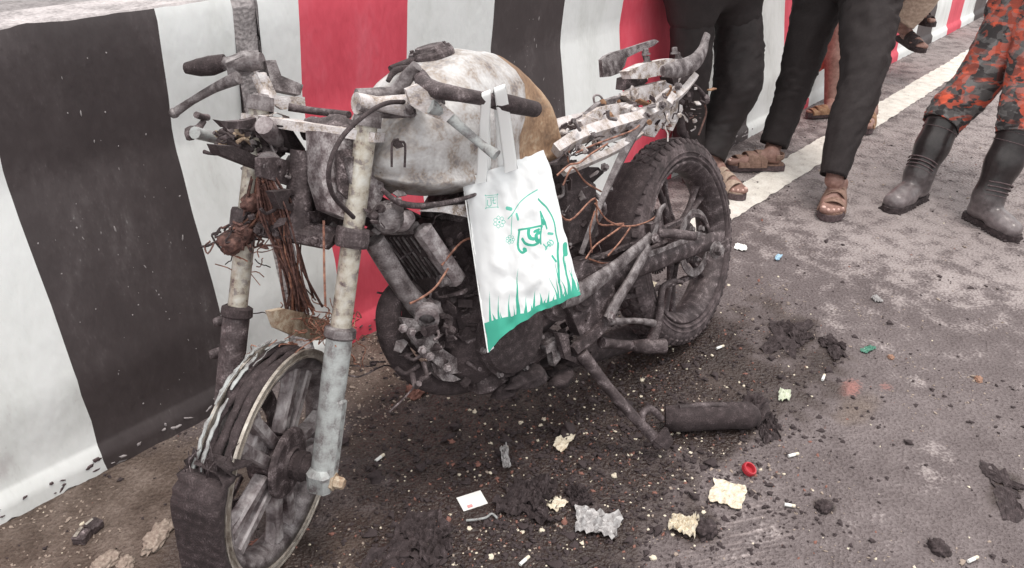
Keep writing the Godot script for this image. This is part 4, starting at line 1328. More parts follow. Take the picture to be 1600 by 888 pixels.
	# left: perch, grip tube, clutch lever
	one_tube("grip_tube", hb_, M.dark_metal, [v(.93,.973,-.113), v(.954,.951,-.169), v(.946,.936,-.244), v(.866,.909,-.249)], [.014, .017, .013, .0125], 12, 5, .002)
	one_tube("grip_end", hb_, M.soot, [v(.873,.912,-.251), v(.83,.895,-.253), v(.732,.866,-.216)], [.0165, .0175, .0165], 14, 4, .002)
	one_plate("lever_perch", hb_, M.ash_metal, [v(.998,.958,-.15), v(.976,.963,-.162), v(.961,.938,-.182), v(.924,.9,-.185), v(.943,.887,-.18), v(.978,.909,-.171), v(.994,.929,-.15)], .03)
	one_tube("clutch_lever", hb_, M.slider_metal, [v(.973,.922,-.184), v(.94,.898,-.188), v(.924,.867,-.21), v(.906,.835,-.233), v(.902,.814,-.266)], [.014, .012, .0095, .0085, .0115], 10, 5, .001, .75)
	one_tube("choke_pipe", hb_, M.grey_metal, [v(1.041,.955,-.054), v(1,.949,-.064), v(.97,.948,-.082), v(.951,.972,-.101), v(.939,.991,-.124)], [.0145, .0145, .015, .014, .012], 12, 5, .001)
	one_tube("clip_on", hb_, M.ash_metal, [v(1.059,.945,-.074), v(1.016,.935,-.082), v(.976,.923,-.126)], [.02, .014, .022], 12, 4, .004)
	bolts(hb_, [v(.962,.939,-.165), v(.952,.927,-.185), v(.994,.915,-.147)], v(.3, .8, -.5), .009, .014, M.grey_metal)
	one_tube("bar_strap", hb_, M.grey_metal, [v(1.064,.939,-.087), v(1.006,.912,-.081), v(.952,.903,-.106)], .007, 8, 4, .002)
	# right
	one_tube("melted_grip", hb_, M.soot, [v(1.15,1.044,.407), v(1.133,1.042,.382), v(1.116,1.042,.356), v(1.093,1.045,.332)], [.013, .02, .022, .017], 12, 5, .007)
	one_tube("right_bar", hb_, M.grey_metal, [v(1.1,1.043,.341), v(1.081,1.037,.294), v(1.05,1.036,.253)], [.014, .017, .018], 12, 4, .003)
	one_plate("switch_box", hb_, M.grey_metal, [v(1.101,1.05,.314), v(1.076,1.054,.28), v(1.041,1.054,.277), v(1.036,1.029,.287), v(1.072,1.012,.294), v(1.099,1.017,.325)], .03)
	one_tube("brake_lever", hb_, M.grey_metal, [v(1.182,.952,.462), v(1.153,.974,.413), v(1.123,.995,.353), v(1.101,1.011,.278)], [.011, .0085, .010, .014], 10, 5, .001, .75)
	st = begin()
	blob(st, v(1.18,.953,.461), v(.012, .012, .012), .05)
	put("lever_ball", st, M.grey_metal, hb_)
	one_plate("master_cylinder", hb_, M.grey_metal, [v(1.046,1.035,.255), v(1.024,1.032,.257), v(1.021,.998,.257), v(.98,.971,.241), v(.993,.952,.239), v(1.048,.974,.26)], .035)
	one_plate("clip_on_right", hb_, M.ash_metal, [v(1.08,1.019,.24), v(1.054,1.004,.247), v(1.052,.963,.225), v(.996,.949,.214), v(.998,.93,.218), v(1.049,.932,.224), v(1.066,.955,.243)], .028)
	one_tube("clip_on_neck", hb_, M.ash_metal, [v(1.068,1.009,.249), v(1.076,.954,.225), v(1.126,.911,.184)], [.016, .014, .012], 10, 4, .004)
	one_tube("cross_bar", hb_, M.dark_metal, [v(1.056,.939,.181), v(1.018,.923,.149), v(1.006,.912,.039)], .008, 8, 3, .002)
	one_tube("clutch_cable", hb_, M.soot, [v(.976,.93,-.128), v(1.042,.941,-.147), v(1.113,.934,-.175), v(1.184,.911,-.198), v(1.231,.872,-.215), v(1.224,.822,-.196), v(1.158,.757,-.138)], .0044, 8, 6)

	# instrument and head lamp brackets, burnt lump in front of the steering head
	var hl := holder("headlamp_bracket", bike)
	one_plate("bracket_plate", hl, M.dark_metal, [v(1.25,.886,-.014),v(1.197,.873,.021),v(1.069,.811,.115),v(1.059,.774,.132),v(1.081,.759,.123),v(1.154,.801,.068),v(1.256,.853,-.008)], .012, [[v(1.196,.85,.028), .009, .008], [v(1.105,.8,.097), .007, .006]])
	one_plate("stay", hl, M.soot, [v(1.319,.926,.005),v(1.269,.911,.039),v(1.18,.86,.107),v(1.141,.834,.138),v(1.148,.818,.138),v(1.222,.857,.083),v(1.29,.895,.031),v(1.312,.908,.014)], .02)
	one_plate("stay", hl, M.dark_metal, [v(1.285,.962,.039),v(1.258,.953,.057),v(1.21,.945,.088),v(1.167,.943,.115),v(1.165,.93,.119),v(1.202,.929,.098),v(1.243,.936,.071),v(1.267,.944,.055)], .012)
	one_tube("signal_stem", hl, M.slider_metal, [v(1.254,.929,.211),v(1.223,.916,.233),v(1.18,.898,.264),v(1.155,.887,.282)], [.012, .011, .011, .014], 10, 3, .003)
	one_tube("signal_stub", hl, M.dark_metal, [v(1.252,.918,.239),v(1.253,.931,.235),v(1.231,.931,.248),v(1.209,.942,.258)], [.01, .01, .007, .005], 8, 3, .003)
	one_tube("signal_stub", hl, M.dark_metal, [v(1.228,.959,.241),v(1.211,.951,.254),v(1.196,.947,.264)], .006, 8, 3, .003)
	st = begin()
	for q in [[v(1.206,.914,.148), .03], [v(1.188,.893,.141), .034], [v(1.164,.901,.129), .03], [v(1.156,.877,.116), .03], [v(1.199,.879,.162), .024], [v(1.132,.881,.105), .026], [v(1.176,.916,.117), .026], [v(1.216,.903,.169), .02]]:
		blob(st, q[0], v(q[1], q[1] * .6, q[1]), .55, Basis(), 1.4, 14, 9)
	put("melted_instruments", st, M.dark_metal, hl)
	one_plate("lamp_lug", hl, M.ash_metal, [v(1.169,.944,.089),v(1.127,.943,.114),v(1.089,.927,.141),v(1.081,.893,.156),v(1.099,.863,.154),v(1.132,.863,.135),v(1.164,.903,.104)], .016, [[v(1.161,.922,.1), .007, .007]])
	one_tube("lamp_neck", hl, M.rim_metal, [v(1.184,.93,.06),v(1.154,.903,.085),v(1.119,.874,.115)], [.018, .02, .014], 12, 4, .003)
	one_plate("lamp_fin", hl, M.soot, [v(1.159,.925,.053),v(1.13,.913,.073),v(1.088,.861,.114),v(1.094,.847,.114),v(1.129,.862,.089),v(1.14,.882,.076)], .02)
	st = begin()
	lathe(st, [[0, .012], [.012, .012], [.014, .004], [.022, .004], [.024, -.01]], v(1.2,.858,.048), v(.5, 0, -.8), 16)
	put("lamp_knob", st, M.grey_metal, hl)
	st = begin()
	lathe(st, [[0, .01], [.01, .01], [.012, .003], [.018, .003], [.02, -.01]], v(1.171,.923,.082), v(.5, .3, -.8), 14)
	put("lamp_knob", st, M.grey_metal, hl)
	bolts(hl, [v(1.238,.869,-.002),v(1.169,.835,.049),v(1.085,.804,.108),v(1.089,.772,.114),v(1.151,.808,.068)], v(.6, 0, -.8), .006, .01, M.grey_metal)
	one_plate("lower_bracket", hl, M.soot, [v(1.246,.822,-.017),v(1.186,.808,.023),v(1.101,.75,.09),v(1.095,.722,.102),v(1.15,.745,.062),v(1.228,.783,.005)], .015, [[v(1.189,.788,.027), .014, .01]])
	one_plate("lower_bracket", hl, M.dark_metal, [v(1.16,.757,.017),v(1.066,.718,.084),v(.958,.664,.164),v(.961,.631,.172),v(1.06,.675,.1),v(1.142,.721,.039)], .02)

# small burnt brackets, clips, screws and stubs heaped in a region
func clutter(parent: Node, c: Vector3, spread: Vector3, n: int, size: float, mats: Array) -> void:
	for m in mats.size():
		var st := begin()
		for i in n:
			var p := c + v(rng.randfn() * spread.x, rng.randfn() * spread.y, rng.randfn() * spread.z)
			var b := Basis(v(rng.randfn(), rng.randfn(), rng.randfn()).normalized(), rng.randf() * TAU)
			var k := size * rng.randf_range(.5, 1.5)
			match rng.randi() % 4:
				0: box(st, p, v(k * 2.2, k * .35, k * 1.2), b, .001)
				1: tube(st, [p, p + b.x * k * 1.6, p + b.x * k * 2.2 + b.y * k], [k * .3, k * .24, k * .3], 7, 3)
				2: lathe(st, [[0, k * .5], [k * .5, k * .5], [k * .6, k * .3], [k * .6, -k * .3], [0, -k * .3]], p, b.y, 9)
				3: plate(st, [p, p + b.x * k * 1.8, p + b.x * k * 2.2 + b.y * k * .9, p + b.x * k * .9 + b.y * k * 1.3, p + b.y * k * .7], k * .16)
		put("charred_fragment", st, mats[m], parent).set_meta("kind", "stuff")

func jit(a: float) -> Vector3:
	return v(rng.randfn(), rng.randfn(), rng.randfn()) * a

func jitter(a: Vector3, b: Vector3, n: int, amp: float) -> Array:
	var out := []
	for i in n + 1:
		var t := i / float(n)
		out.append(a.lerp(b, t) + v(rng.randfn(), rng.randfn(), rng.randfn()) * amp * sin(PI * minf(t * 1.2 + .05, 1.0)))
	return out

func loose_wires(bike: Node3D) -> void:
	var lw := holder("wiring_loom", bike)
	# thick burnt bundle from the instruments down to the mudguard
	for k in 64:
		var o := v(rng.randfn(), rng.randfn(), rng.randfn()) * .0085
		var st := begin()
		if k < 44: tube(st, [v(1.223,.831,.03) + o, v(1.214,.771,.041) + o * 1.7 + jit(.004), v(1.201,.686,.062) + o * 1.3 + jit(.005), v(1.193,.613,.075) + o * 1.0 + jit(.005), v(1.176,.535,.108) + o * 1.8 + jit(.006)], .0014 + rng.randf() * .0016, 5, 4)
		else: tube(st, [v(1.209,.831,.074) + o, v(1.219,.768,.099) + o * 1.5, v(1.238,.746,.106) + o, v(1.276,.728,.113) + o * 1.4], .0014 + rng.randf() * .002, 5, 4)
		put("wire", st, M.burnt_wire if k % 5 else M.copper, lw)
	var st := begin()
	for q in [[v(1.285,.721,.109), .028], [v(1.26,.732,.109), .026], [v(1.221,.746,.116), .026], [v(1.231,.787,.098), .022], [v(1.196,.755,.092), .028], [v(1.188,.728,.069), .024]]:
		blob(st, q[0], v(q[1], q[1] * .85, q[1]) * .9, .35, Basis(), 1.0, 20, 13)
	put("melted_loom", st, M.burnt_wire, lw)
	clutter(lw, v(1.172,.891,.127), v(.022, .014, .025), 16, .012, [M.dark_metal, M.grey_metal, M.soot])
	clutter(lw, v(1.17,.844,.058), v(.03, .014, .03), 8, .01, [M.dark_metal, M.grey_metal])
	clutter(lw, v(1.193,.764,.055), v(.03, .02, .035), 10, .011, [M.soot, M.dark_metal])
	clutter(lw, v(.894,.481,-.07), v(.05, .08, .015), 14, .014, [M.soot, M.dark_metal])
	clutter(lw, v(.899,.586,-.06), v(.05, .05, .02), 8, .013, [M.dark_metal, M.soot])
	clutter(lw, v(1.003,.415,-.05), v(.04, .04, .02), 8, .012, [M.dark_metal, M.grey_metal])
	clutter(lw, v(.49,.565,-.05), v(.05, .05, .03), 14, .012, [M.dark_metal, M.grey_metal, M.soot])
	clutter(lw, v(.281,.743,-.03), v(.1, .018, .05), 14, .013, [M.ash_metal, M.grey_metal])
	clutter(lw, v(-.007,.753,-.02), v(.03, .03, .03), 10, .012, [M.ash_metal, M.dark_metal])
	clutter(lw, v(.625,.282,-.1), v(.06, .03, .03), 12, .013, [M.dark_metal, M.soot])
	clutter(lw, v(1.047,.747,-.08), v(.03, .02, .02), 8, .012, [M.grey_metal, M.dark_metal])
	clutter(lw, v(1.105,.716,.074), v(.02, .01, .04), 8, .009, [M.grey_metal, M.dark_metal])
	clutter(lw, v(.168,.753,-.05), v(.07, .02, .05), 16, .012, [M.ash_metal, M.dark_metal, M.rust])
	clutter(lw, v(-.105,.697,-.02), v(.012, .05, .02), 10, .009, [M.dark_metal, M.soot, M.ash_metal])
	clutter(lw, v(.463,.712,-.04), v(.04, .02, .04), 10, .011, [M.ash_metal, M.dark_metal])
	clutter(lw, v(.969,.437,-.08), v(.05, .05, .012), 14, .016, [M.soot, M.dark_metal])
	clutter(lw, v(1.199,.909,.129), v(.018, .012, .02), 14, .01, [M.dark_metal, M.soot, M.stay_metal])
	for k in 26:
		var q: Vector3 = v(.189,.723,-.03) + v(rng.randfn() * .13, rng.randfn() * .02, rng.randfn() * .05)
		st = begin()
		tube(st, jitter(q, q + v(rng.randfn() * .06, -.02 + rng.randfn() * .03, rng.randfn() * .04), 4, .01), .0016 + rng.randf() * .0015, 5, 3)
		put("wire", st, [M.burnt_wire, M.soot, M.copper, M.ash_metal][k % 4], lw)
	for k in 40:
		var q: Vector3 = v(1.252,.734,.113) + v(rng.randfn() * .02, rng.randfn() * .016, rng.randfn() * .02)
		st = begin()
		tube(st, jitter(q, q + v(rng.randfn() * .02, rng.randfn() * .016, rng.randfn() * .03), 5, .012), .0018 + rng.randf() * .001, 5, 3)
		put("wire", st, M.burnt_wire if k % 3 else M.soot, lw)
	# copper tangle on the mudguard
	for k in 44:
		var a: Vector3 = v(1.168,.511,.048)
		var p := a + v(rng.randfn() * .03, rng.randfn() * .012, rng.randfn() * .035)
		var q := p + v(rng.randfn() * .045, rng.randfn() * .02, rng.randfn() * .05)
		st = begin()
		tube(st, jitter(p, q, 4, .012), .0013, 4, 3)
		put("copper_strand", st, M.copper, lw)
	for k in 10:
		var p: Vector3 = v(1.159,.487,-.011) + v(rng.randfn() * .012, rng.randfn() * .02, rng.randfn() * .015)
		st = begin()
		tube(st, jitter(p, p + v(rng.randfn() * .01, -.05 + rng.randfn() * .02, rng.randfn() * .01), 4, .008), .0012, 4, 3)
		put("copper_strand", st, M.copper, lw)
	for k in 12:
		var p: Vector3 = v(1.247,.677,.145) + v(rng.randfn() * .015, rng.randfn() * .05, rng.randfn() * .02)
		st = begin()
		tube(st, jitter(p, p + v(rng.randfn() * .05, rng.randfn() * .04, rng.randfn() * .04), 4, .006), .0012, 4, 3)
		put("copper_strand", st, M.copper if k % 3 else M.soot, lw)
	# around the shock and the tail
	for path in [[v(.603,.689,-.13),v(.556,.702,-.13),v(.522,.698,-.13),v(.473,.709,-.13),v(.411,.718,-.13)], [v(.576,.658,-.12),v(.535,.69,-.12),v(.497,.645,-.12),v(.443,.606,-.12)], [v(.626,.627,-.13),v(.58,.575,-.13),v(.481,.601,-.13),v(.478,.536,-.13),v(.383,.507,-.13)], [v(.494,.593,-.14),v(.455,.538,-.14),v(.384,.501,-.14),v(.305,.487,-.14),v(.247,.492,-.14)], [v(.396,.508,-.14),v(.448,.501,-.14),v(.513,.491,-.14),v(.552,.471,-.14)], [v(.359,.489,-.13),v(.408,.464,-.13),v(.458,.446,-.13)], [v(.527,.479,-.14),v(.524,.535,-.14),v(.498,.575,-.14)], [v(.518,.72,-.12),v(.447,.724,-.12),v(.308,.724,-.12),v(.267,.731,-.12)], [v(.508,.452,-.11),v(.438,.416,-.11),v(.307,.393,-.11)], [v(1.062,.547,-.12),v(1.038,.547,-.12),v(.993,.556,-.12),v(.951,.583,-.12)], [v(.951,.587,-.1),v(.89,.617,-.1),v(.843,.616,-.1)], [v(1.186,.754,-.08),v(1.208,.667,-.08),v(1.224,.596,-.08)]]:
		st = begin()
		tube(st, path, .0024, 5, 5)
		put("wire", st, M.copper, lw)
	st = begin()
	for p in [v(.844,.654,-.12)]: tube(st, [p, p + v(.005, -.015, 0), p + v(-.005, -.02, 0)], .003, 5, 3)
	for k in 50:
		var c := v(rng.randf_range(.35, 1.05), rng.randf_range(.3, .72), rng.randf_range(-.11, .08))
		tube(st, jitter(c, c + v(rng.randfn() * .08, rng.randfn() * .05, rng.randfn() * .04), 4, .01), .0022, 4, 3)
	put("charred_strand", st, M.dark_metal, lw).set_meta("kind", "stuff")

# ---------------------------------------------------------------- shopping bag hung from the left grip
func ink(img: Image, pts: Array, w: float, c: Color, closed := false) -> void:
	var p := smooth_path(pts.map(func(q): return Vector3(q[0], q[1], 0)), 10, closed)
	for i in p.size() - 1:
		var n := int(p[i].distance_to(p[i + 1])) + 1
		for k in n:
			var q: Vector3 = p[i].lerp(p[i + 1], k / float(n))
			for dy in range(-int(w), int(w) + 1):
				var hw := int(sqrt(maxf(w * w - dy * dy, 0.0)))
				img.fill_rect(Rect2i(int(q.x) - hw, int(q.y) + dy, hw * 2 + 1, 1), c)

func blade(img: Image, base: Vector2, tip: Vector2, w: float, c: Color) -> void:
	var n := int(absf(base.y - tip.y))
	for i in n:
		var t := i / float(n)
		var x := lerpf(base.x, tip.x, t * t * .6 + t * .4)
		var hw := w * (1.0 - t) * (1.0 - t * .3)
		img.fill_rect(Rect2i(int(x - hw), int(base.y - i), int(hw * 2) + 1, 1), c)

func bag_print() -> StandardMaterial3D:
	var w := 640
	var h := 900
	var img := Image.create(w, h, false, Image.FORMAT_RGB8)
	img.fill(Color(0.88, 0.89, 0.895))
	var t := Color(0.26, 0.66, 0.57)
	var s := Color(0.4, 0.74, 0.67)
	# grass along the foot, standing upright as the bag hangs aslant
	var band := [[-15,739],[37,762],[118,799],[207,837],[267,857],[356,858],[459,863],[514,868],[585,874],[672,879]]
	for x in 640:
		var y := 780.0
		for k in band.size() - 1:
			if x >= band[k][0] and x <= band[k + 1][0]: y = lerpf(band[k][1], band[k + 1][1], (x - band[k][0]) / float(band[k + 1][0] - band[k][0]))
		img.fill_rect(Rect2i(x, int(y), 1, h - int(y)), t)
	var blades := [[[[39,772],[67,612]], 9],[[[92,790],[116,664]], 8],[[[158,820],[187,691]], 9],[[[217,848],[269,576]], 15],[[[191,836],[198,769]], 5],[[[263,858],[290,760]], 12],[[[323,861],[354,754]], 11],[[[307,860],[302,812]], 7],[[[377,869],[378,783]], 12],[[[417,869],[436,794]], 9],[[[450,866],[468,827]], 9],[[[490,866],[502,728]], 9],[[[513,871],[518,639]], 10],[[[545,874],[530,762]], 9],[[[569,873],[594,661]], 14],[[[592,878],[629,714]], 12],[[[616,877],[602,721]], 12],[[[66,778],[59,732]], 8],[[[107,797],[108,753]], 6],[[[394,864],[410,832]], 8],[[[522,869],[558,825]], 8],[[[637,874],[631,793]], 10],[[[482,868],[455,719]], 6]]
	for q in blades: blade(img, Vector2(q[0][0][0], q[0][0][1]), Vector2(q[0][1][0], q[0][1][1]), q[1], t)
	# stems, leaves and flowers
	ink(img, [[498,258],[540,318],[569,394],[577,468],[566,551],[536,678]], 5, t)
	ink(img, [[567,552],[551,615],[534,689],[514,772]], 8, t)
	ink(img, [[616,580],[607,630]], 17, t)
	ink(img, [[604,622],[584,654],[579,711],[577,769]], 6, t)
	ink(img, [[511,603],[528,645]], 6, t)
	ink(img, [[505,206],[429,214],[357,234],[303,271],[262,289]], 3, s)
	ink(img, [[294,276],[279,328],[261,381]], 2, s)
	ink(img, [[265,230],[294,247]], 9, s)
	ink(img, [[325,284],[328,318]], 7, s)
	ink(img, [[217,290],[233,285],[242,299],[228,303]], 1, s, true)
	ink(img, [[202,303],[217,298],[227,312],[213,316]], 1, s, true)
	ink(img, [[176,298],[191,294],[201,307],[186,312]], 1, s, true)
	ink(img, [[158,280],[173,275],[183,288],[169,293]], 1, s, true)
	ink(img, [[163,260],[178,256],[188,269],[173,274]], 1, s, true)
	ink(img, [[186,256],[201,251],[211,265],[197,269]], 1, s, true)
	ink(img, [[210,269],[225,264],[235,277],[221,282]], 1, s, true)
	ink(img, [[198,283],[203,286]], 5, s)
	ink(img, [[264,407],[275,404],[282,414],[272,417]], 1, s, true)
	ink(img, [[253,417],[263,413],[271,423],[260,426]], 1, s, true)
	ink(img, [[235,413],[245,409],[252,420],[242,423]], 1, s, true)
	ink(img, [[222,398],[233,395],[240,405],[230,409]], 1, s, true)
	ink(img, [[225,385],[236,382],[243,392],[233,395]], 1, s, true)
	ink(img, [[242,382],[252,378],[260,388],[249,392]], 1, s, true)
	ink(img, [[259,391],[269,388],[277,398],[266,401]], 1, s, true)
	ink(img, [[249,402],[255,405]], 5, s)
	# the large letters
	ink(img, [[316,373],[396,392],[486,411]], 5, t)
	ink(img, [[322,376],[304,431],[303,474],[321,504],[350,505]], 7, t)
	ink(img, [[338,491],[348,499]], 10, t)
	ink(img, [[334,430],[355,465],[399,492],[444,494],[461,477]], 7, t)
	ink(img, [[387,394],[378,421],[389,447],[415,462]], 9, t)
	ink(img, [[393,398],[387,424],[396,445]], 6, t)
	ink(img, [[425,423],[459,425]], 8, t)
	ink(img, [[432,448],[433,471],[443,487]], 12, t)
	ink(img, [[441,440],[465,444]], 9, t)
	ink(img, [[481,411],[466,462],[457,507]], 6, t)
	ink(img, [[496,330],[488,379],[484,418]], 5, t)
	ink(img, [[496,331],[506,386],[517,440]], 5, t)
	ink(img, [[490,379],[500,407]], 8, t)
	# the small letters beside them, aslant
	ink(img, [[523,470],[552,485]], 7, s)
	ink(img, [[474,517],[484,544],[475,553]], 4, s)
	ink(img, [[478,542],[509,532]], 4, s)
	ink(img, [[499,522],[507,543],[519,536],[510,516]], 3, s, true)
	ink(img, [[529,512],[538,533],[525,545]], 3, s)
	ink(img, [[525,516],[517,507]], 3, s)
	# the small square mark
	ink(img, [[135,120],[135,120],[215,140],[215,140],[204,203],[204,203],[124,182],[124,182]], 1, s, true)
	ink(img, [[143,132],[207,149]], 1, s)
	ink(img, [[142,145],[138,173],[161,180],[167,145]], 2, s)
	ink(img, [[185,148],[180,173],[196,180]], 2, s)
	ink(img, [[175,158],[200,163]], 1, s)
	var m := StandardMaterial3D.new()
	m.albedo_texture = ImageTexture.create_from_image(img)
	m.roughness = 0.85
	m.texture_repeat = false
	m.backlight = Color(0.25, 0.25, 0.25)
	return m

func build_bag() -> void:
	var tl: Vector3 = v(1.157,.75,-1.125)
	var tr: Vector3 = v(1.302,.805,-1.027)
	var br: Vector3 = v(1.256,.528,-.883)
	var bl: Vector3 = v(1.073,.431,-.98)
	var o := root("shopping_bag", "white cloth shopping bag printed with green grass and lettering hanging from the handlebar grip", "bag", Transform3D(Basis.IDENTITY, (bl + br) / 2))
	var base := (bl + br) / 2
	var n := (tr - tl).cross(bl - tl).normalized()
	if n.z < 0: n = -n
	var print_ := bag_print()
	for side in 2:
		var st := begin()
		st.set_smooth_group(0)
		var nu := 26
		var nv := 36
		var pts := []
		for j in nv + 1:
			var row := []
			for i in nu + 1:
				var u := i / float(nu)
				var t := j / float(nv)
				var p := tl.lerp(tr, u).lerp(bl.lerp(br, u), t)
				var edge := sin(PI * u)
				var puff := (.012 + .022 * t * (1.15 - t) * 2.2) * pow(edge, .6)
				var cr := .009 * fold.get_noise_2d(u * 5 + t * 1.5, t * 3.0 - u) + .003 * fold.get_noise_2d(u * 13 - 5, t * 10)
				cr += .009 * absf(fold.get_noise_2d(u * 3.0 + 20, t * 7.0 + u * 5))
				if side == 0: p += n * (puff + cr * (0.3 + edge))
				else: p -= n * (puff * .8 + cr)
				# uneven hem
				p -= (bl - tl).normalized() * t * t * t * (.022 * sin(PI * pow(u, .75)) - .004 * fold.get_noise_2d(u * 6.0 + 2, 8)) + (tr - tl).normalized() * .005 * fold.get_noise_2d(t * 3.5, 17)
				if t == 0.0: p += (tl - bl).normalized() * .006 * fold.get_noise_2d(u * 6, 4)
				row.append(p - base)
			pts.append(row)
		for j in nv:
			for i in nu:
				for q in [[0, 0], [1, 0], [1, 1], [0, 0], [1, 1], [0, 1]]:
					st.set_uv(Vector2((i + q[0]) / float(nu), (j + q[1]) / float(nv)))
					st.add_vertex(pts[j + q[1]][i + q[0]])
		put("front_panel" if side == 0 else "back_panel", st, print_ if side == 0 else M.bag_cloth, o)
	# folded gusset hanging at the left edge
	var st := begin()
	var rows := []
	for j in 19:
		var t := j / 18.0
		var p := tl.lerp(bl, t) - base
		var q := p - n * (.03 + .03 * sin(PI * t)) + (tr - tl).normalized() * (.012 + .01 * fold.get_noise_2d(t * 4, 1))
		rows.append(PackedVector3Array([p + n * .001, q, q - (tr - tl) * .02 - n * .02, p + n * .0005 - (tr - tl) * .012]))
	grid(st, rows, true, true)
	put("gusset", st, M.bag_cloth, o)
	# handles: two flat straps over the grip
	var over: Vector3 = v(.884,.931,-.26)
	var bt: Transform3D = Transform3D(v(-.998,0,-.058),v(.013,.976,-.218),v(.057,-.218,-.974),v(2.015,0,-1.02))
	over = bt * over
	for q in [[[751,300], [753,240], [752,185], [750,152], [757,143], [765,147], [771,180], [784,250]], [[770,290], [768,240], [764,185], [762,152], [772,143], [782,150], [790,190], [797,240], [806,290]]]:
		pass
	var st2 := begin()
	var wide := (tr - tl).normalized()
	for q in [[.2, .27, -.002, -.012, .0115], [.56, .5, .012, .016, .0145]]:
		var front: Vector3 = tl.lerp(tr, q[0] + .0) + (bl - tl) * .05 + n * .022
		var back: Vector3 = tl.lerp(tr, q[1]) + (bl - tl) * .04 - n * .014
		var top: Vector3 = over + wide * (q[3]) + v(0, .001, 0)
		var st3 := begin()
		var path := [front, front.lerp(top, .5) + n * .006, top - v(0, .012, 0) + n * .021, top + v(0, .0, 0), top - v(0, .012, 0) - n * .02, back.lerp(top, .5), back]
		var pp := []
		for x in path: pp.append(x - base)
		tube(st3, pp, [q[4], q[4] * .95, q[4] * .8, q[4] * .8, q[4] * .8, q[4] * .9, q[4]], 8, 5, .07, wide)
		put("strap", st3, M.bag_cloth, o)

# ================================================================ people
func foot_point(heel: Vector3, toe: Vector3, a: float, b: float, c: float) -> Vector3:
	var l := heel.distance_to(toe)
	var x := (toe - heel) / l
	var z := x.cross(Vector3.UP).normalized()
	var y := z.cross(x)
	return heel + (x * a + y * b + z * c) * l

# s: +1 when the big toe lies on the right hand of the walking direction
func foot_bones(heel: Vector3, toe: Vector3, ankle: Vector3, s: float) -> Array:
	var l := heel.distance_to(toe)
	var out := []
	for q in [[.13, .12, 0, .24, .17, 0, .105, .115], [.24, .18, 0, .6, .13, .02, .12, .095], [.24, .09, -.04, .66, .07, -.085, .085, .07], [.6, .12, .03, .7, .085, .075, .09, .075],
			[.7, .085, .09, .95, .06, .1, .062, .052], [.7, .08, .03, .97, .05, .035, .046, .04], [.7, .075, -.03, .93, .045, -.03, .043, .037], [.67, .07, -.08, .88, .042, -.088, .042, .036], [.64, .065, -.115, .81, .042, -.138, .042, .036]]:
		out.append([foot_point(heel, toe, q[0], q[1], q[2] * s), foot_point(heel, toe, q[3], q[4], q[5] * s), q[6] * l, q[7] * l])
	out.append([foot_point(heel, toe, .22, .2, 0), ankle, .12 * l, .038])
	return out

func sandal(o: Node3D, heel: Vector3, toe: Vector3, s: float, mat: Material, sole: Material, label := "") -> void:
	var n := holder("sandal", o)
	if label: n.set_meta("label", label)
	var out := []
	for q in [[-.05, .05], [-.03, .1], [.1, .13], [.3, .12], [.5, .135], [.7, .17], [.88, .17], [1.0, .11], [1.03, .03], [1.0, -.06], [.9, -.15], [.72, -.185], [.5, -.16], [.3, -.13], [.1, -.12], [-.03, -.09], [-.05, -.04]]:
		out.append(foot_point(heel, toe, q[0], -.035, q[1] * s))
	var st := begin()
	plate(st, out, .026)
	put("sole", st, sole, n)
	st = begin()
	var upper := []
	for p in out: upper.append(p.lerp(foot_point(heel, toe, .45, -.035, 0), .05) + v(0, .016, 0))
	plate(st, upper, .006)
	put("foot_bed", st, mat, n)
	var l := heel.distance_to(toe)
	var x := (toe - heel) / l
	for q in [[.74, .16, .175, .03], [.56, .235, .165, .033], [.42, .27, .15, .024]]:
		st = begin()
		var path := []
		for k in 7:
			var a := PI * k / 6.0
			path.append(foot_point(heel, toe, q[0] + .04 * cos(a) * s, -.01 + sin(a) * q[1], cos(a) * q[2] * s))
		tube(st, path, q[3], 8, 4, .16, x, .001)
		put("strap", st, mat, n)
	st = begin()
	var back := []
	for k in 7:
		var a := -PI * .5 + PI * k / 6.0
		back.append(foot_point(heel, toe, .15 - .16 * cos(a), .17, .125 * sin(a)))
	tube(st, back, .014, 8, 4, .2, Vector3.UP)
	put("heel_strap", st, mat, n)

func toe_nails(o: Node3D, heel: Vector3, toe: Vector3, s: float) -> void:
	for q in [[.965, .1, .1, .03], [.985, .08, .035, .02], [.945, .075, -.03, .019], [.895, .07, -.088, .017], [.825, .07, -.138, .015]]:
		var st := begin()
		var l := heel.distance_to(toe)
		blob(st, foot_point(heel, toe, q[0], q[1], q[2] * s), v(q[3], .006 / l, q[3]) * l, .0)
		put("toenail", st, M.nail, o)

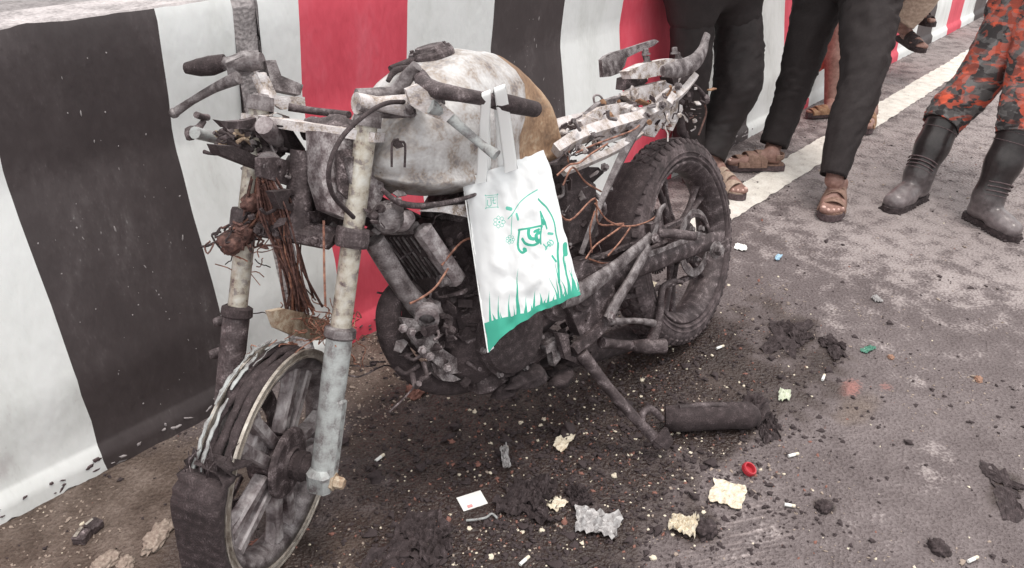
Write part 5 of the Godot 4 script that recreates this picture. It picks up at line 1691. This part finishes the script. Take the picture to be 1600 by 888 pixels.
# a trouser leg: centre line, radii, fold strength
func cloth_leg(st: SurfaceTool, pts: Array, radii: Array, folds: float, sd: float, sides := 36) -> void:
	var p := smooth_path(pts, 14)
	var rows := []
	var nrm := Vector3(1, 0, 0)
	for i in p.size():
		var d: Vector3 = (p[mini(i + 1, p.size() - 1)] - p[maxi(i - 1, 0)]).normalized()
		nrm = (nrm - d * nrm.dot(d)).normalized()
		var b := d.cross(nrm)
		var t := float(i) / (p.size() - 1)
		var r := rad_at(radii, t)
		var ring := PackedVector3Array()
		for j in sides:
			var a := TAU * j / sides
			var along := t * 9.0
			# creases run round the leg and sag: ridged noise stretched along the ring
			var q := fold.get_noise_3d(cos(a) * 1.1 + sd, sin(a) * 1.1, along + cos(a + sd) * .6)
			var w := fold.get_noise_3d(cos(a) * 2.4 - sd, sin(a) * 2.4 + 9, along * .5)
			var x := fold.get_noise_3d(cos(a) * 2.0 + sd * 3.0, sin(a) * 2.0, along * 2.1 + 2.0 * cos(a * 2.0 + sd))
			var k := 1.0 + folds * ((1.0 - absf(q) * 2.6) * .5 + w * .4 + (.6 - absf(x) * 2.4) * .32)
			ring.append(p[i] + (nrm * cos(a) + b * sin(a)) * r * k)
		rows.append(ring)
	# turned-in hem
	var inner := PackedVector3Array()
	var c := Vector3.ZERO
	for q in rows[0]: c += q
	c /= sides
	for q in rows[0]: inner.append(c + (q - c) * .86 + (rows[1][0] - rows[0][0]) * 1.2)
	rows.push_front(inner)
	grid(st, rows, true, true)

func upper_body(o: Node3D, skin: SurfaceTool, hips: Array, facing: Vector3, shirt: Material) -> void:
	var c: Vector3 = (hips[0] + hips[1]) / 2
	var f := facing.normalized()
	var s := f.cross(Vector3.UP).normalized()
	var at := func(a: float, b: float, d: float) -> Vector3: return c + s * a + Vector3.UP * b + f * d
	var body := [[at.call(0, .0, 0), at.call(0, .25, .01), .12, .115], [at.call(-.08, .38, 0), at.call(.08, .38, 0), .11, .11], [at.call(0, .45, -.01), at.call(0, .6, .02), .055, .052], [at.call(0, .7, .0), at.call(0, .72, .03), .085, .082], [at.call(0, .64, .05), at.call(0, .62, .075), .05, .04], [at.call(0, .69, .1), at.call(0, .665, .122), .012, .014], [at.call(-.078, .68, .01), at.call(-.08, .7, .01), .018, .02], [at.call(.078, .68, .01), at.call(.08, .7, .01), .018, .02], [at.call(-.035, .7, .105), at.call(.035, .7, .105), .012, .012]]
	var hands := []
	for k in [-1, 1]:
		body.append([at.call(.17 * k, .46, 0), at.call(.24 * k, .2, -.04), .05, .042])
		body.append([at.call(.24 * k, .2, -.04), at.call(.13 * k, .13, .2), .042, .028])
		var w: Vector3 = at.call(.13 * k, .13, .2)
		var d: Vector3 = (f * .8 - s * .6 * k).normalized()
		var e := d.cross(Vector3.UP).normalized()
		hands.append([w, w + d * .07, .028, .032])
		for i in 4:
			var b0: Vector3 = w + d * .075 + Vector3.UP * (.027 - i * .018)
			var ln: float = [.07, .08, .075, .058][i]
			hands.append([b0, b0 + d * ln * .5 - Vector3.UP * .004, .0095, .009])
			hands.append([b0 + d * ln * .5 - Vector3.UP * .004, b0 + d * ln * .85 + e * .02 * k, .009, .0075])
		hands.append([w + d * .02 + Vector3.UP * .02, w + d * .06 + Vector3.UP * .055, .013, .0095])
	nets(skin, body, .014, .03)
	nets(skin, hands, .006, .01)
	var st := begin()
	nets(st, [[at.call(0, .12, 0), at.call(0, .25, .01), .15, .15], [at.call(-.1, .37, 0), at.call(.1, .37, 0), .135, .135], [at.call(-.17, .45, 0), at.call(-.22, .28, -.03), .075, .07], [at.call(.17, .45, 0), at.call(.22, .28, -.03), .075, .07]], .02, .05)
	put("shirt", st, shirt, o)
	st = begin()
	blob(st, at.call(0, .745, -.01), v(.095, .075, .11), .08, Basis(s, Vector3.UP, -f))
	put("hair", st, M.hair, o)

# legs: for each, [heel, toe, side of the big toe, ankle, knee, hip]
func person(label: String, legs: Array, trouser_paths: Array, mats: Dictionary, facing: Vector3) -> Node3D:
	var o := root("person", label, "person", Transform3D.IDENTITY, "people standing around the burnt motorcycle")
	var skin := begin()
	var hips := []
	for g in legs:
		hips.append(g[5])
		if not mats.has("boots"): nets(skin, foot_bones(g[0], g[1], g[3], g[2]), .0048, .014)
		if mats.has("boots"): nets(skin, [[g[3].lerp(g[4], .75), g[4], .05, .052], [g[4], g[5], .054, .075]], .012, .02)
		else: nets(skin, [[g[3], g[3].lerp(g[4], .6), .036, .05], [g[3].lerp(g[4], .6), g[4], .05, .052], [g[4], g[5], .054, .075]], .012, .02)
	upper_body(o, skin, hips, facing, mats.shirt)
	put("body", skin, M.skin, o)
	var st := begin()
	for k in 2: cloth_leg(st, trouser_paths[k][0], trouser_paths[k][1], mats.folds, k * 4.0 + label.length())
	nets(st, [[hips[0], hips[1], .125, .125], [hips[0], hips[0].lerp(legs[0][4], .3), .11, .105], [hips[1], hips[1].lerp(legs[1][4], .3), .11, .105]], .018, .04)
	put("trousers", st, mats.cloth, o)
	return o

func rubber_boot(o: Node3D, heel: Vector3, toe: Vector3, top: Vector3, label := "") -> void:
	var n := holder("boot", o)
	if label: n.set_meta("label", label)
	var fp := func(a: float, b: float, c: float) -> Vector3: return foot_point(heel, toe, a, b, c)
	var l := heel.distance_to(toe)
	var ankle: Vector3 = fp.call(.27, .42, 0)
	var bones := [[fp.call(.13, .17, 0), fp.call(.27, .25, 0), .135 * l, .15 * l], [fp.call(.27, .24, 0), fp.call(.62, .19, 0), .15 * l, .135 * l], [fp.call(.55, .16, .05), fp.call(.84, .14, .045), .12 * l, .11 * l], [fp.call(.55, .16, -.05), fp.call(.82, .14, -.05), .12 * l, .11 * l], [fp.call(.25, .25, 0), ankle, .15 * l, .055], [ankle, ankle.lerp(top, .5), .055, .064], [ankle.lerp(top, .5), top, .064, .072]]
	var st := begin()
	nets(st, bones, .009, .03, Color(.15, .14, .14), heel.y + .05, heel.y + .17)
	put("upper", st, M.boot_rubber, n)
	st = begin()
	var out := []
	for q in [[-.03, .05], [0, .11], [.15, .14], [.35, .125], [.6, .165], [.8, .175], [.93, .12], [.99, .04], [.99, -.04], [.93, -.12], [.8, -.175], [.6, -.165], [.35, -.125], [.15, -.14], [0, -.11], [-.03, -.05]]:
		out.append(fp.call(q[0], .045, q[1]))
	plate(st, out, .024)
	put("sole", st, M.soot, n)
	st = begin()
	for k in 15:
		var a := .06 + k * .06
		if a > .38 and a < .48: continue
		for s in [-1, 1]: box(st, fp.call(a, -.01, s * (.085 if a < .4 else .105)), v(.011, .02, .04), Basis((toe - heel).normalized(), Vector3.UP, (toe - heel).normalized().cross(Vector3.UP)), .003)
	put("heel_lug", st, M.soot, n)
	# moulded ribs over the ankle and the rim below the top
	var ax := (top - ankle).normalized()
	var fw := (toe - heel).normalized()
	fw = (fw - ax * fw.dot(ax)).normalized()
	var sd := ax.cross(fw)
	for k in 5:
		st = begin()
		var path := []
		var c := ankle.lerp(top, .0 + .06 * k)
		for i in 9:
			var a := lerpf(-1.2, 1.2, i / 8.0)
			path.append(c + (fw * cos(a) + sd * sin(a)) * (.058 + .002 * k) - ax * .012 * (1 - cos(a)))
		tube(st, path, .003, 6, 2)
		put("rib", st, M.dark_sole, n)
	for k in 2:
		st = begin()
		lathe(st, [[.066, -.003], [.0715, -.001], [.0715, .001], [.066, .003]], ankle.lerp(top, .78 + .13 * k), ax, 28, true)
		put("welt", st, M.dark_sole, n)

func build_people() -> void:
	# black satin trousers, right behind the rear wheel
	var g := [
		[v(3.2,.028,-1.69), v(3.06,.028,-1.47), 1.0, v(3.18,.102,-1.686), v(3.105,.5,-1.687), v(3.049,.881,-1.689)],
		[v(3.277,.028,-1.63), v(3.14,.028,-1.401), -1.0, v(3.251,.108,-1.608), v(3.403,.445,-1.61), v(3.351,.851,-1.661)]]
	var o := person("person in shiny black trousers standing directly behind the motorcycle's rear wheel", g, [
		[[v(3.186,.117,-1.691), v(3.145,.361,-1.699), v(3.093,.563,-1.685), v(3.057,.808,-1.688), v(3.044,.952,-1.685)], [.066, .074, .084, .088, .1]],
		[[v(3.244,.118,-1.624), v(3.32,.247,-1.627), v(3.368,.426,-1.598), v(3.379,.592,-1.62), v(3.365,.774,-1.65), v(3.357,.924,-1.681)], [.07, .08, .104, .102, .09, .1]]],
		{"cloth": M.black_satin, "shirt": M.grey_shirt, "folds": .1}, v(-.6, 0, 1))
	for q in g:
		sandal(o, q[0], q[1], q[2], M.beige_cloth, M.dark_sole)
		toe_nails(o, q[0], q[1], q[2])

	# black trousers, brown sandals
	g = [
		[v(3.612,.028,-1.433), v(3.451,.028,-1.636), -1.0, v(3.632,.089,-1.498), v(3.773,.422,-1.508), v(3.897,.837,-1.501)],
		[v(3.476,.028,-1.116), v(3.187,.028,-1.029), 1.0, v(3.322,.129,-1.086), v(3.54,.484,-1.131), v(3.888,.86,-1.286)]]
	o = person("person in matt black trousers with legs apart wearing brown strapped sandals", g, [
		[[v(3.638,.1,-1.499), v(3.729,.288,-1.499), v(3.791,.456,-1.498), v(3.869,.73,-1.498), v(3.894,.865,-1.494)], [.062, .071, .084, .108, .118]],
		[[v(3.315,.146,-1.092), v(3.429,.333,-1.116), v(3.54,.484,-1.131), v(3.666,.638,-1.184), v(3.786,.771,-1.243), v(3.894,.884,-1.299)], [.05, .075, .083, .105, .122, .128]]],
		{"cloth": M.black_cloth, "shirt": M.beige_cloth, "folds": .15}, v(-.9, 0, .6))
	for q in g:
		sandal(o, q[0], q[1], q[2], M.sandal_leather, M.dark_sole)
		toe_nails(o, q[0], q[1], q[2])

	# fire fighter
	g = [
		[v(3.726,0,-.833), v(3.438,0,-.885), 1.0, v(3.607,.11,-.843), v(3.877,.43,-.796), v(4.236,.878,-.754)],
		[v(3.64,0,-.622), v(3.498,0,-.397), -1.0, v(3.51,.134,-.555), v(3.751,.461,-.548), v(4.208,.891,-.657)]]
	o = person("striding person in orange, grey and black camouflage trousers and tall black rubber boots", g, [
		[[v(3.757,.315,-.84), v(3.812,.372,-.824), v(3.895,.473,-.776), v(4.032,.642,-.741), v(4.217,.831,-.737), v(4.263,.902,-.742)], [.078, .088, .09, .108, .125, .13]],
		[[v(3.686,.356,-.537), v(3.728,.427,-.548), v(3.803,.51,-.564), v(3.956,.655,-.596), v(4.182,.844,-.648), v(4.235,.913,-.661)], [.08, .09, .094, .11, .125, .13]]],
		{"cloth": M.camouflage, "shirt": M.camouflage, "folds": .09, "boots": true}, v(.2, 0, 1))
	rubber_boot(o, g[0][0], g[0][1], v(3.781,.339,-.832))
	rubber_boot(o, g[1][0], g[1][1], v(3.7,.383,-.543))

	# barefoot-looking person in an orange lungi behind
	g = [
		[v(4.593,.03,-1.571), v(4.463,.03,-1.678), 1.0, v(4.648,.066,-1.622), v(4.777,.422,-1.702), v(4.923,.8,-1.815)],
		[v(4.635,.03,-1.388), v(4.394,.03,-1.34), -1.0, v(4.672,.059,-1.414), v(4.794,.405,-1.562), v(4.942,.806,-1.727)]]
	var c := root("person", "person in an orange wrapped cloth seen between the black trouser legs", "person", Transform3D.IDENTITY, "people standing around the burnt motorcycle")
	var skin := begin()
	for q in g:
		nets(skin, foot_bones(q[0], q[1], q[3], q[2]), .006, .014)
		nets(skin, [[q[3], q[3].lerp(q[4], .6), .042, .062], [q[3].lerp(q[4], .6), q[4], .062, .055], [q[4], q[5], .056, .08]], .014, .02)
	upper_body(c, skin, [g[0][5], g[1][5]], v(-1, 0, .4), M.grey_shirt)
	put("body", skin, M.skin, c)
	var st := begin()
	var rows := []
	for i in 22:
		var t := i / 21.0
		var ring := PackedVector3Array()
		for j in 40:
			var a := TAU * j / 40
			var hem: float = .3 + .18 * cos(a - .86)
			var top: Vector3 = (g[0][5] + g[1][5]) / 2 + v(0, .05, 0)
			var bottom := v(top.x - .02, hem, top.z)
			var p := top.lerp(bottom, t)
			var r := lerpf(.15, .19, t) * (1 + .12 * fold.get_noise_3d(cos(a) * 2.2, sin(a) * 2.2, t * 2))
			ring.append(p + v(cos(a) * r * 1.15, 0, sin(a) * r * .9))
		rows.append(ring)
	grid(st, rows, true, false)
	put("wrapped_cloth", st, M.orange_cloth, c)
	sandal(c, g[0][0], g[0][1], 1.0, M.rust, M.dark_sole)
	sandal(c, g[1][0], g[1][1], -1.0, M.rust, M.dark_sole)

	# person sitting on the far barrier, feet hanging towards the road
	g = [
		[v(5.751,.248,-1.66), v(5.597,.224,-1.46), -1.0, v(5.671,.32,-1.63), v(5.66, .72, -1.5), v(5.6, 1.13, -1.92)],
		[v(5.844,.359,-1.66), v(5.709,.366,-1.46), 1.0, v(5.751,.426,-1.63), v(5.92, .84, -1.5), v(5.84, 1.13, -1.92)]]
	o = person("person in beige trousers whose feet in black sandals hang beside the far barrier", g, [
		[[v(5.619,.368,-1.62), v(5.64, .52, -1.54), v(5.65, .74, -1.51), v(5.6, 1.13, -1.92)], [.075, .082, .09, .12]],
		[[v(5.698,.473,-1.62), v(5.9, .64, -1.54), v(5.9, .86, -1.51), v(5.84, 1.13, -1.92)], [.075, .082, .09, .12]]],
		{"cloth": M.beige_cloth, "shirt": M.grey_shirt, "folds": .1}, v(0, 0, 1))
	for q in g: sandal(o, q[0], q[1], q[2], M.soot, M.soot)

# ================================================================ litter on the road
func at_ground(o: Node3D, p: Vector3, turn := 0.0) -> void:
	o.position = Vector3(p.x, road_height(p.x, p.z), p.z)
	o.rotation.y = turn

func scrap(called: String, label: String, category: String, p: Vector3, mat: Material, size: Vector3, group := "", turn := 0.0, rough := .5, freq := 1.6) -> void:
	var st := begin()
	blob(st, v(0, size.y * .2, 0), size, rough, Basis(), freq, 30, 20)
	var o := put(called, st, mat)
	at_ground(o, p, turn)
	tag(o, label, category, group)

func paper(called: String, label: String, category: String, p: Vector3, mat: Material, w: float, d: float, turn: float, crumple: float, ragged := .25, group := "", tilt := 0.0) -> MeshInstance3D:
	var st := begin()
	sheet(st, v(0, .004, 0), w, d, 0, crumple, ragged, 15, tilt)
	var o := put(called, st, mat)
	at_ground(o, p, turn)
	tag(o, label, category, group)
	return o

# a flat, broken crust of burnt matter
func crust(label: String, p: Vector3, w: float, d: float, turn: float, high: float) -> void:
	var st := begin()
	sheet(st, v(0, -.002, 0), w, d, 0, high, .7, 22)
	sheet(st, v(w * .2, .0, d * .15), w * .55, d * .6, 1.0, high * 1.1, .7, 16)
	var o := put("charred_lump", st, M.soot)
	at_ground(o, p, turn)
	tag(o, label, "charred lump", "charred lumps")

func butt(label: String, p: Vector3, turn: float, ln := .03) -> void:
	var o := root("cigarette_butt", label, "cigarette butt", Transform3D.IDENTITY, "cigarette butts on the road")
	var st := begin()
	tube(st, [v(-ln / 2, .006, 0), v(ln * .15, .0062, 0)], .0042, 8, 2)
	put("paper", st, M.paper_white, o)
	st = begin()
	tube(st, [v(ln * .15, .0062, 0), v(ln / 2, .006, 0)], .0041, 8, 2)
	put("filter", st, M.dirty_paper, o)
	at_ground(o, p, turn)

func build_litter() -> void:
	# small rectangular card
	var card := root("card", "small clean white card with a faint red mark in one corner", "card")
	var st := begin()
	box(st, v(0, .004, 0), v(.062, .002, .046), Basis(Vector3.RIGHT, .05), .0005)
	put("card_sheet", st, M.paper_white, card)
	st = begin()
	box(st, v(-.012, .0062, .016), v(.012, .0006, .008), Basis(Vector3.RIGHT, .05), .0002)
	put("red_mark", st, plain("pale_red", Color(0.85, 0.6, 0.6)), card)
	at_ground(card, v(1.059,0,-1.021), -.42)
	paper("scrap_of_paper", "torn off-white paper scrap beside the charred round lump", "paper", v(1.177,0,-.874), M.dirty_paper, .04, .055, .1, .006, .3)
	paper("plastic_film", "crumpled translucent grey plastic film near the bottom edge", "plastic film", v(1.189,0,-.755), M.dirty_film, .075, .1, .5, .022, .28)
	paper("plastic_film", "thin upright shred of grey film beside the white card", "plastic film", v(1.216,0,-1.054), M.dirty_film, .02, .075, -.7, .02, .28)
	paper("piece_of_card", "cream triangular piece of torn cardboard right of the red cap", "cardboard", v(1.477,0,-.577), M.dirty_paper, .085, .075, .4, .005, .28)
	paper("wrapper", "flattened pale brown wrapper on soot below the engine", "wrapper", v(1.367,0,-.988), M.dirty_paper, .07, .035, .2, .008, .3)
	paper("wrapper", "pale green and white torn wrapper beside the dark cylinder", "wrapper", v(1.943,0,-.647), M.pale_green, .055, .03, .4, .01, .28)
	paper("wrapper", "small blue and white foil wrapper right of the rear wheel", "wrapper", v(2.738,0,-1.038), M.blue_foil, .045, .02, .2, .008, .28)
	paper("wrapper", "small silver wrapper curl on bare asphalt", "wrapper", v(2.673,0,-.651), M.dirty_film, .035, .025, .8, .01, .4)
	paper("scrap_of_paper", "white paper scrap against the rear tyre's edge", "paper", v(2.727,0,-1.187), M.paper_white, .05, .045, .4, .004, .28)
	paper("scrap_of_paper", "cream paper scrap under the swing arm", "paper", v(2.223,0,-1.296), M.dirty_paper, .09, .07, .2, .004, .2)
	var leaf := paper("leaf", "single green leaf lying on dark asphalt", "leaf", v(2.339,0,-.557), M.green_glass, .05, .022, -.3, .006, .3)
	# red bottle cap
	var cap := root("bottle_cap", "red plastic bottle cap lying open side up", "bottle cap")
	st = begin()
	lathe(st, [[0, .003], [.013, .003], [.0135, .014], [.0165, .0145], [.0175, .012], [.0175, .002], [.016, 0], [0, 0]], Vector3.ZERO, Vector3.UP, 24)
	put("shell", st, M.red_plastic, cap)
	st = begin()
	for i in 24:
		var b := Basis(Vector3.UP, TAU * i / 24)
		box(st, b * v(.0178, .007, 0), v(.0016, .01, .0022), b, .0004)
	put("knurling", st, M.red_plastic, cap)
	cap.position = v(1.585,0,-.58) + v(0, .004, 0)
	cap.rotation = v(.5, .3, .1)
	# cigarette ends
	butt("white cigarette butt beside the reddish stain", v(2.101,0,-.6), .2)
	butt("cigarette butt lying right of the red cap", v(1.716,0,-.519), -.5)
	butt("cigarette butt near the fork's shadow left of the card", v(1.013,0,-1.295), .1)
	butt("short cigarette butt below the cream cardboard", v(1.539,0,-.448), -1.1, .024)
	butt("cigarette butt at the bottom right near a black lump", v(1.647,0,-.076), -.4)
	butt("cigarette butt close to the rear tyre's contact patch", v(2.041,0,-.902), -.3)
	butt("flattened white butt at the bottom centre edge", v(.999,0,-.809), .0)
	# dark cylinder at the side stand
	var cyl := root("charred_cylinder", "charred black cylinder lying on the road against the side stand's foot", "cylinder")
	st = begin()
	tube(st, [v(1.588,.04,-.822), v(1.61,.042,-.793), v(1.66,.042,-.749), v(1.71,.04,-.701), v(1.747,.036,-.667), v(1.766,.03,-.657)], [.03, .036, .037, .036, .037, .026], 20, 5, 1.0, Vector3.ZERO, .004)
	put("shell", st, M.soot, cyl)
	st = begin()
	tube(st, [v(1.608,.075,-.796), v(1.657,.078,-.752), v(1.698,.076,-.709)], .008, 8, 4, 1.0, Vector3.ZERO, .003)
	put("seam", st, M.dark_metal, cyl)
	scrap("charred_lump", "charred lump at the right end of the dark cylinder", "charred lump", v(1.81,0,-.675), M.soot, v(.05, .045, .035), "charred lumps", .3)
	crust("low crusted charred lump trailing behind the dark cylinder", v(1.789,0,-.631), 0.11, 0.06, 0.9, 0.014)
	scrap("charred_lump", "small black charred lump on pale scraped asphalt", "charred lump", v(1.585,0,-.384), M.soot, v(.02, .017, .018), "charred lumps", .1, .35)
	scrap("charred_lump", "black charred lump beside the crumpled packet", "charred lump", v(1.342,0,-.558), M.soot, v(.027, .02, .022), "charred lumps", .7, .35)
	scrap("charred_lump", "black charred lump at the bottom right with white flakes beside it", "charred lump", v(1.635,0,-.144), M.soot, v(.024, .016, .02), "charred lumps", 1.2, .35)
	crust("round charred lump between the white card and the torn paper", v(1.145,0,-.92), 0.13, 0.11, 0.4, 0.02)
	crust("charred curl behind the crumpled film", v(1.228,0,-.842), 0.06, 0.05, 1.0, 0.014)
	crust("broad charred patch with a broken edge below the lane line", v(2.239,0,-.779), 0.22, 0.11, 0.2, 0.012)
	crust("thin charred crust left of the green leaf", v(2.274,0,-.645), 0.13, 0.05, 0.8, 0.01)
	crust("wide heap of charred debris at the bottom of the road left of centre", v(.865,0,-1.008), 0.2, 0.13, 0.4, 0.02)
	crust("flat tar-black patch at the right edge of the road", v(1.941,0,-.081), 0.16, 0.05, 0.5, 0.006)
	scrap("stone", "reddish broken stone beside the exhaust pipe", "stone", v(1.279,0,-1.441), M.brick_red, v(.045, .02, .025), "stones", .5, .4)
	scrap("stone", "pale broken mortar lump left of the front tyre remains", "stone", v(.511,0,-1.466), M.stone, v(.05, .012, .024), "stones", .6, .35)
	scrap("stone", "pale mortar crumb at the bottom left corner", "stone", v(.4,0,-1.481), M.stone, v(.035, .011, .022), "stones", .2, .35)
	scrap("stone", "whitish mortar crumb right of the corner crumb", "stone", v(.427,0,-1.446), M.stone, v(.02, .01, .018), "stones", 1.1, .35)
	scrap("stone", "small orange-brown stone far right on bare asphalt", "stone", v(2.398,0,-.257), M.orange_peel, v(.016, .009, .01), "stones", .4, .4)
	scrap("stone", "small tan stone right of the green leaf", "stone", v(2.342,0,-.49), M.orange_peel, v(.01, .008, .009), "stones", .4, .4)
	# crumpled packet
	st = begin()
	sheet(st, v(0, .006, 0), .05, .06, .3, .02, .28)
	sheet(st, v(.02, .004, .01), .03, .05, 1.2, .018, .5)
	var pk := put("crumpled_packet", st, M.dirty_paper)
	at_ground(pk, v(1.309,0,-.602))
	tag(pk, "crumpled brown and white packet beside the black lump", "packet")
	# match box by the barrier
	var mb := root("burnt_box", "small charred box with a shiny split top near the barrier's toe", "box")
	st = begin()
	box(st, v(-.016, .012, 0), v(.034, .022, .03), Basis(Vector3.UP, .15), .003)
	box(st, v(.02, .011, .004), v(.032, .02, .03), Basis(Vector3.UP, -.2), .003)
	put("box_body", st, M.dark_metal, mb)
	st = begin()
	box(st, v(-.016, .0245, -.006), v(.03, .002, .008), Basis(Vector3.UP, .15), .0005)
	box(st, v(.018, .0225, -.004), v(.02, .002, .006), Basis(Vector3.UP, -.2), .0005)
	put("shiny_edge", st, M.rim_edge, mb)
	at_ground(mb, v(.414,0,-1.593), .5)
	# bent wire
	st = begin()
	tube(st, [v(-.03, .006, -.015), v(-.01, .012, .0), v(.012, .008, .002), v(.03, .007, -.002), v(.034, .006, .016)], .003, 6, 4, 1.0, Vector3.ZERO, .001)
	var wr := put("bent_metal_strip", st, M.slider_metal)
	at_ground(wr, v(1.026,0,-.962), -.3)
	tag(wr, "bent pale metal strip just below the white card", "metal strip")
	# loose grit: dark and pale crumbs, too many to count
	grit("road_grit", [M.stone, M.soot, M.dirty_paper, M.brick_red], [5200, 8000, 760, 1100])

func grit(called: String, mats: Array, counts: Array) -> void:
	var card_at: Vector3 = v(1.059,0,-1.021)
	for k in mats.size():
		var st := begin()
		blob(st, Vector3.ZERO, Vector3.ONE, .9, Basis(), 2.0, 7, 5)
		st.generate_normals()
		var mm := MultiMesh.new()
		mm.transform_format = MultiMesh.TRANSFORM_3D
		mm.mesh = st.commit()
		mm.instance_count = counts[k]
		for i in counts[k]:
			var p := v(0, 0, 0)
			while true:
				p = v(rng.randf_range(-.2, 4.6), 0, rng.randf_range(-1.76, .4))
				if lump.get_noise_2d(p.x * 22, p.z * 22 + k * 50) < -.12 + rng.randf() * .3: continue
				if rng.randf() < (.95 if k == 0 and p.z < -1.4 and p.x < 2 else (.25 if p.x < 2.6 else .09)): break
			if k > 0 and rng.randf() < .8:
				p = v(rng.randfn(1.35, .42), 0, rng.randfn(-.95, .24))
			var r: float = absf(rng.randfn()) * [.0013, .0024, .0017, .0018][k] + [.0008, .001, .0007, .0009][k]
			if rng.randf() < .03: r *= 2.4
			if absf(p.x - card_at.x) < .05 and absf(p.z - card_at.z) < .05: p.z += .12
			p.z = maxf(p.z, -1.76)
			p.y = road_height(p.x, p.z) + r * .2
			var b := Basis(Vector3.UP, rng.randf() * TAU) * Basis(Vector3.RIGHT, rng.randfn() * .3)
			mm.set_instance_transform(i, Transform3D(b.scaled_local(v(r * rng.randf_range(.7, 1.8), r * rng.randf_range(.4, .8), r)), p))
		var mi := MultiMeshInstance3D.new()
		mi.multimesh = mm
		mi.material_override = mats[k]
		mi.name = free_name(called)
		add_child(mi)
		tag(mi, ["pale sand grains and gravel strewn over the road", "black ash crumbs strewn round the burnt motorcycle", "scattered tiny paper flakes on the road", "rusty brown crumbs strewn under and before the burnt motorcycle"][k], ["grit", "ash", "litter", "rust crumbs"][k], "", "stuff")
